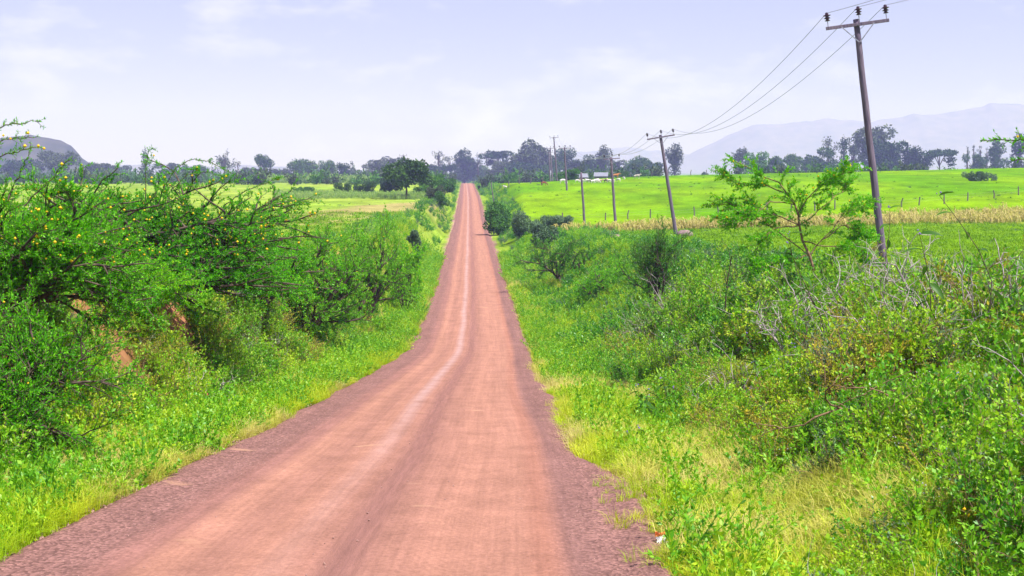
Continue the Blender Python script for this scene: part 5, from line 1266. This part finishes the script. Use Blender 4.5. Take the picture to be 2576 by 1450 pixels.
link('jacket', skin_mesh('jacket', [V[i] for i in jk], [(mp_[a], mp_[b_]) for a, b_ in E if a in mp_ and b_ in mp_], [Rb[i] + .022 for i in jk], cloth), pe)
tj = [0, 6, 7, 8, 10, 11, 12]; mp_ = {v: i for i, v in enumerate(tj)}
link('trousers', skin_mesh('trousers', [V[i] for i in tj], [(mp_[a], mp_[b_]) for a, b_ in E if a in mp_ and b_ in mp_], [Rb[i] + .018 for i in tj], trous), pe)
o = link('cap', lathe('cap', [(.12, 1.68), (.15, 1.69), (.115, 1.73), (.09, 1.80), (0, 1.83)], 12, hatm), pe)

# ------------------------------------------------------------------ farm sheds behind the herd
tin = plain_mat('pale_tin_roof', (.36, .38, .48), (.5, .52, .62), 3, .45, .1, (8, 1, 1)); wallm = plain_mat('dark_plank_wall', (.10, .09, .12), (.2, .18, .22), 3, .9, .2)
def shed(label, x, d, w_px, dep, h, rz):
    X, Y, Z = on_ground(x, d); W = w_px * d / FPX
    e = tag(empty('farm_shed', (X, Y, Z), (0, 0, rz)), label, 'shed')
    bm = bmesh.new(); box_bm(bm, (0, 0, h / 2 - .3), (W, dep, h + .6)); link('wall', bm_mesh('shed_wall', bm, wallm), e)
    bm = bmesh.new(); o_ = .35
    for s in (-1, 1):
        v = [bm.verts.new(p) for p in ((-W / 2 - o_, s * (dep / 2 + o_), h - .1), (W / 2 + o_, s * (dep / 2 + o_), h - .1), (W / 2 + o_, 0, h + dep * .28), (-W / 2 - o_, 0, h + dep * .28))]
        bm.faces.new(v)
    r = bmesh.ops.solidify(bm, geom=bm.faces[:], thickness=.06)
    link('roof', bm_mesh('shed_roof', bm, tin), e)
    nd = 2
    for i in range(nd + 1):
        bm = bmesh.new(); xx = (i - nd / 2) * W / (nd + 1.2); box_bm(bm, (xx, -dep / 2 - .03, h * (.42 if i == 1 else .55)), (1.0, .06, h * .8 if i == 1 else .8)); link('door' if i == 1 else 'window', bm_mesh('opening', bm, M['post']), e)
shed('low farm shed with pale tin roof behind the goats', 1458, 440, 34, 4, 0.8, .1)
shed('second tin-roofed shed, right of the first behind the goats', 1512, 445, 30, 4, 0.8, -.1)

# ------------------------------------------------------------------ small things at the roadside
litw = plain_mat('white_plastic', (.75, .75, .78), (.85, .85, .86), 8, .5, .1); lito = plain_mat('orange_plastic', (.75, .22, .06), (.8, .3, .1), 8, .5, .1)
X, Y, Z = on_ground(1664, 13.6)
def scrap(name, w, l_, seed, mat):
    rng = np.random.default_rng(seed); bm = bmesh.new(); bmesh.ops.create_grid(bm, x_segments=6, y_segments=6, size=.5)
    for v in bm.verts: v.co = Vector((v.co.x * w, v.co.y * l_, rng.normal() * .018 + .03))
    bmesh.ops.solidify(bm, geom=bm.faces[:], thickness=.002); return bm_mesh(name, bm, mat)
e = tag(empty('litter', (X, Y, Z + .1), (.5, .1, .3)), 'crumpled white and orange wrapper lying on the right verge', 'litter')
link('wrapper', scrap('wrapper', .12, .10, 3, litw), e); q = link('wrapper_end', scrap('wrapper_end', .11, .05, 4, lito), e); q.location = (0, .075, .01)
redm = plain_mat('red_cloth', (.6, .06, .08), (.75, .14, .16), 8, .8, .1)
X, Y, Z = on_ground(512, 32)
e = tag(empty('marker_stick', (X, Y, Z)), 'thin pale stick with a red rag below the left bank', 'stick')
link('stick', mesh_np('stick', *tubes(np.array([[0, 0, -.1], [.05, 0, .3], [.09, 0, .62]]), np.array([.013, .012, .009]), 5), M['dead']), e)
q = link('rag', scrap('rag', .10, .22, 6, redm), e); q.location = (.07, -.01, .25); q.rotation_euler = (1.4, .2, .2)
stone_m = plain_mat('brown_boulder', (.17, .12, .11), (.30, .22, .2), 3, .9, .6)
for x, d, s, lab in ((1722, 132, .75, 'brown boulder in the grass right of the second power pole foot'), (1550, 128, .6, 'pale brown boulder in the grass left of the second power pole')):
    rng = np.random.default_rng(int(x)); bm = bmesh.new(); bmesh.ops.create_icosphere(bm, subdivisions=3, radius=s)
    for v in bm.verts: v.co = v.co * (1 + .25 * (vnoise(np.array([v.co.x * 2 + x]), np.array([v.co.y * 2 + v.co.z]))[0] - .5)); v.co.z *= .6
    X, Y, Z = on_ground(x, d); o = tag(link('boulder', bm_mesh('boulder', bm, stone_m, smooth=True)), lab, 'boulder'); o.location = (X, Y, Z + s * .2)
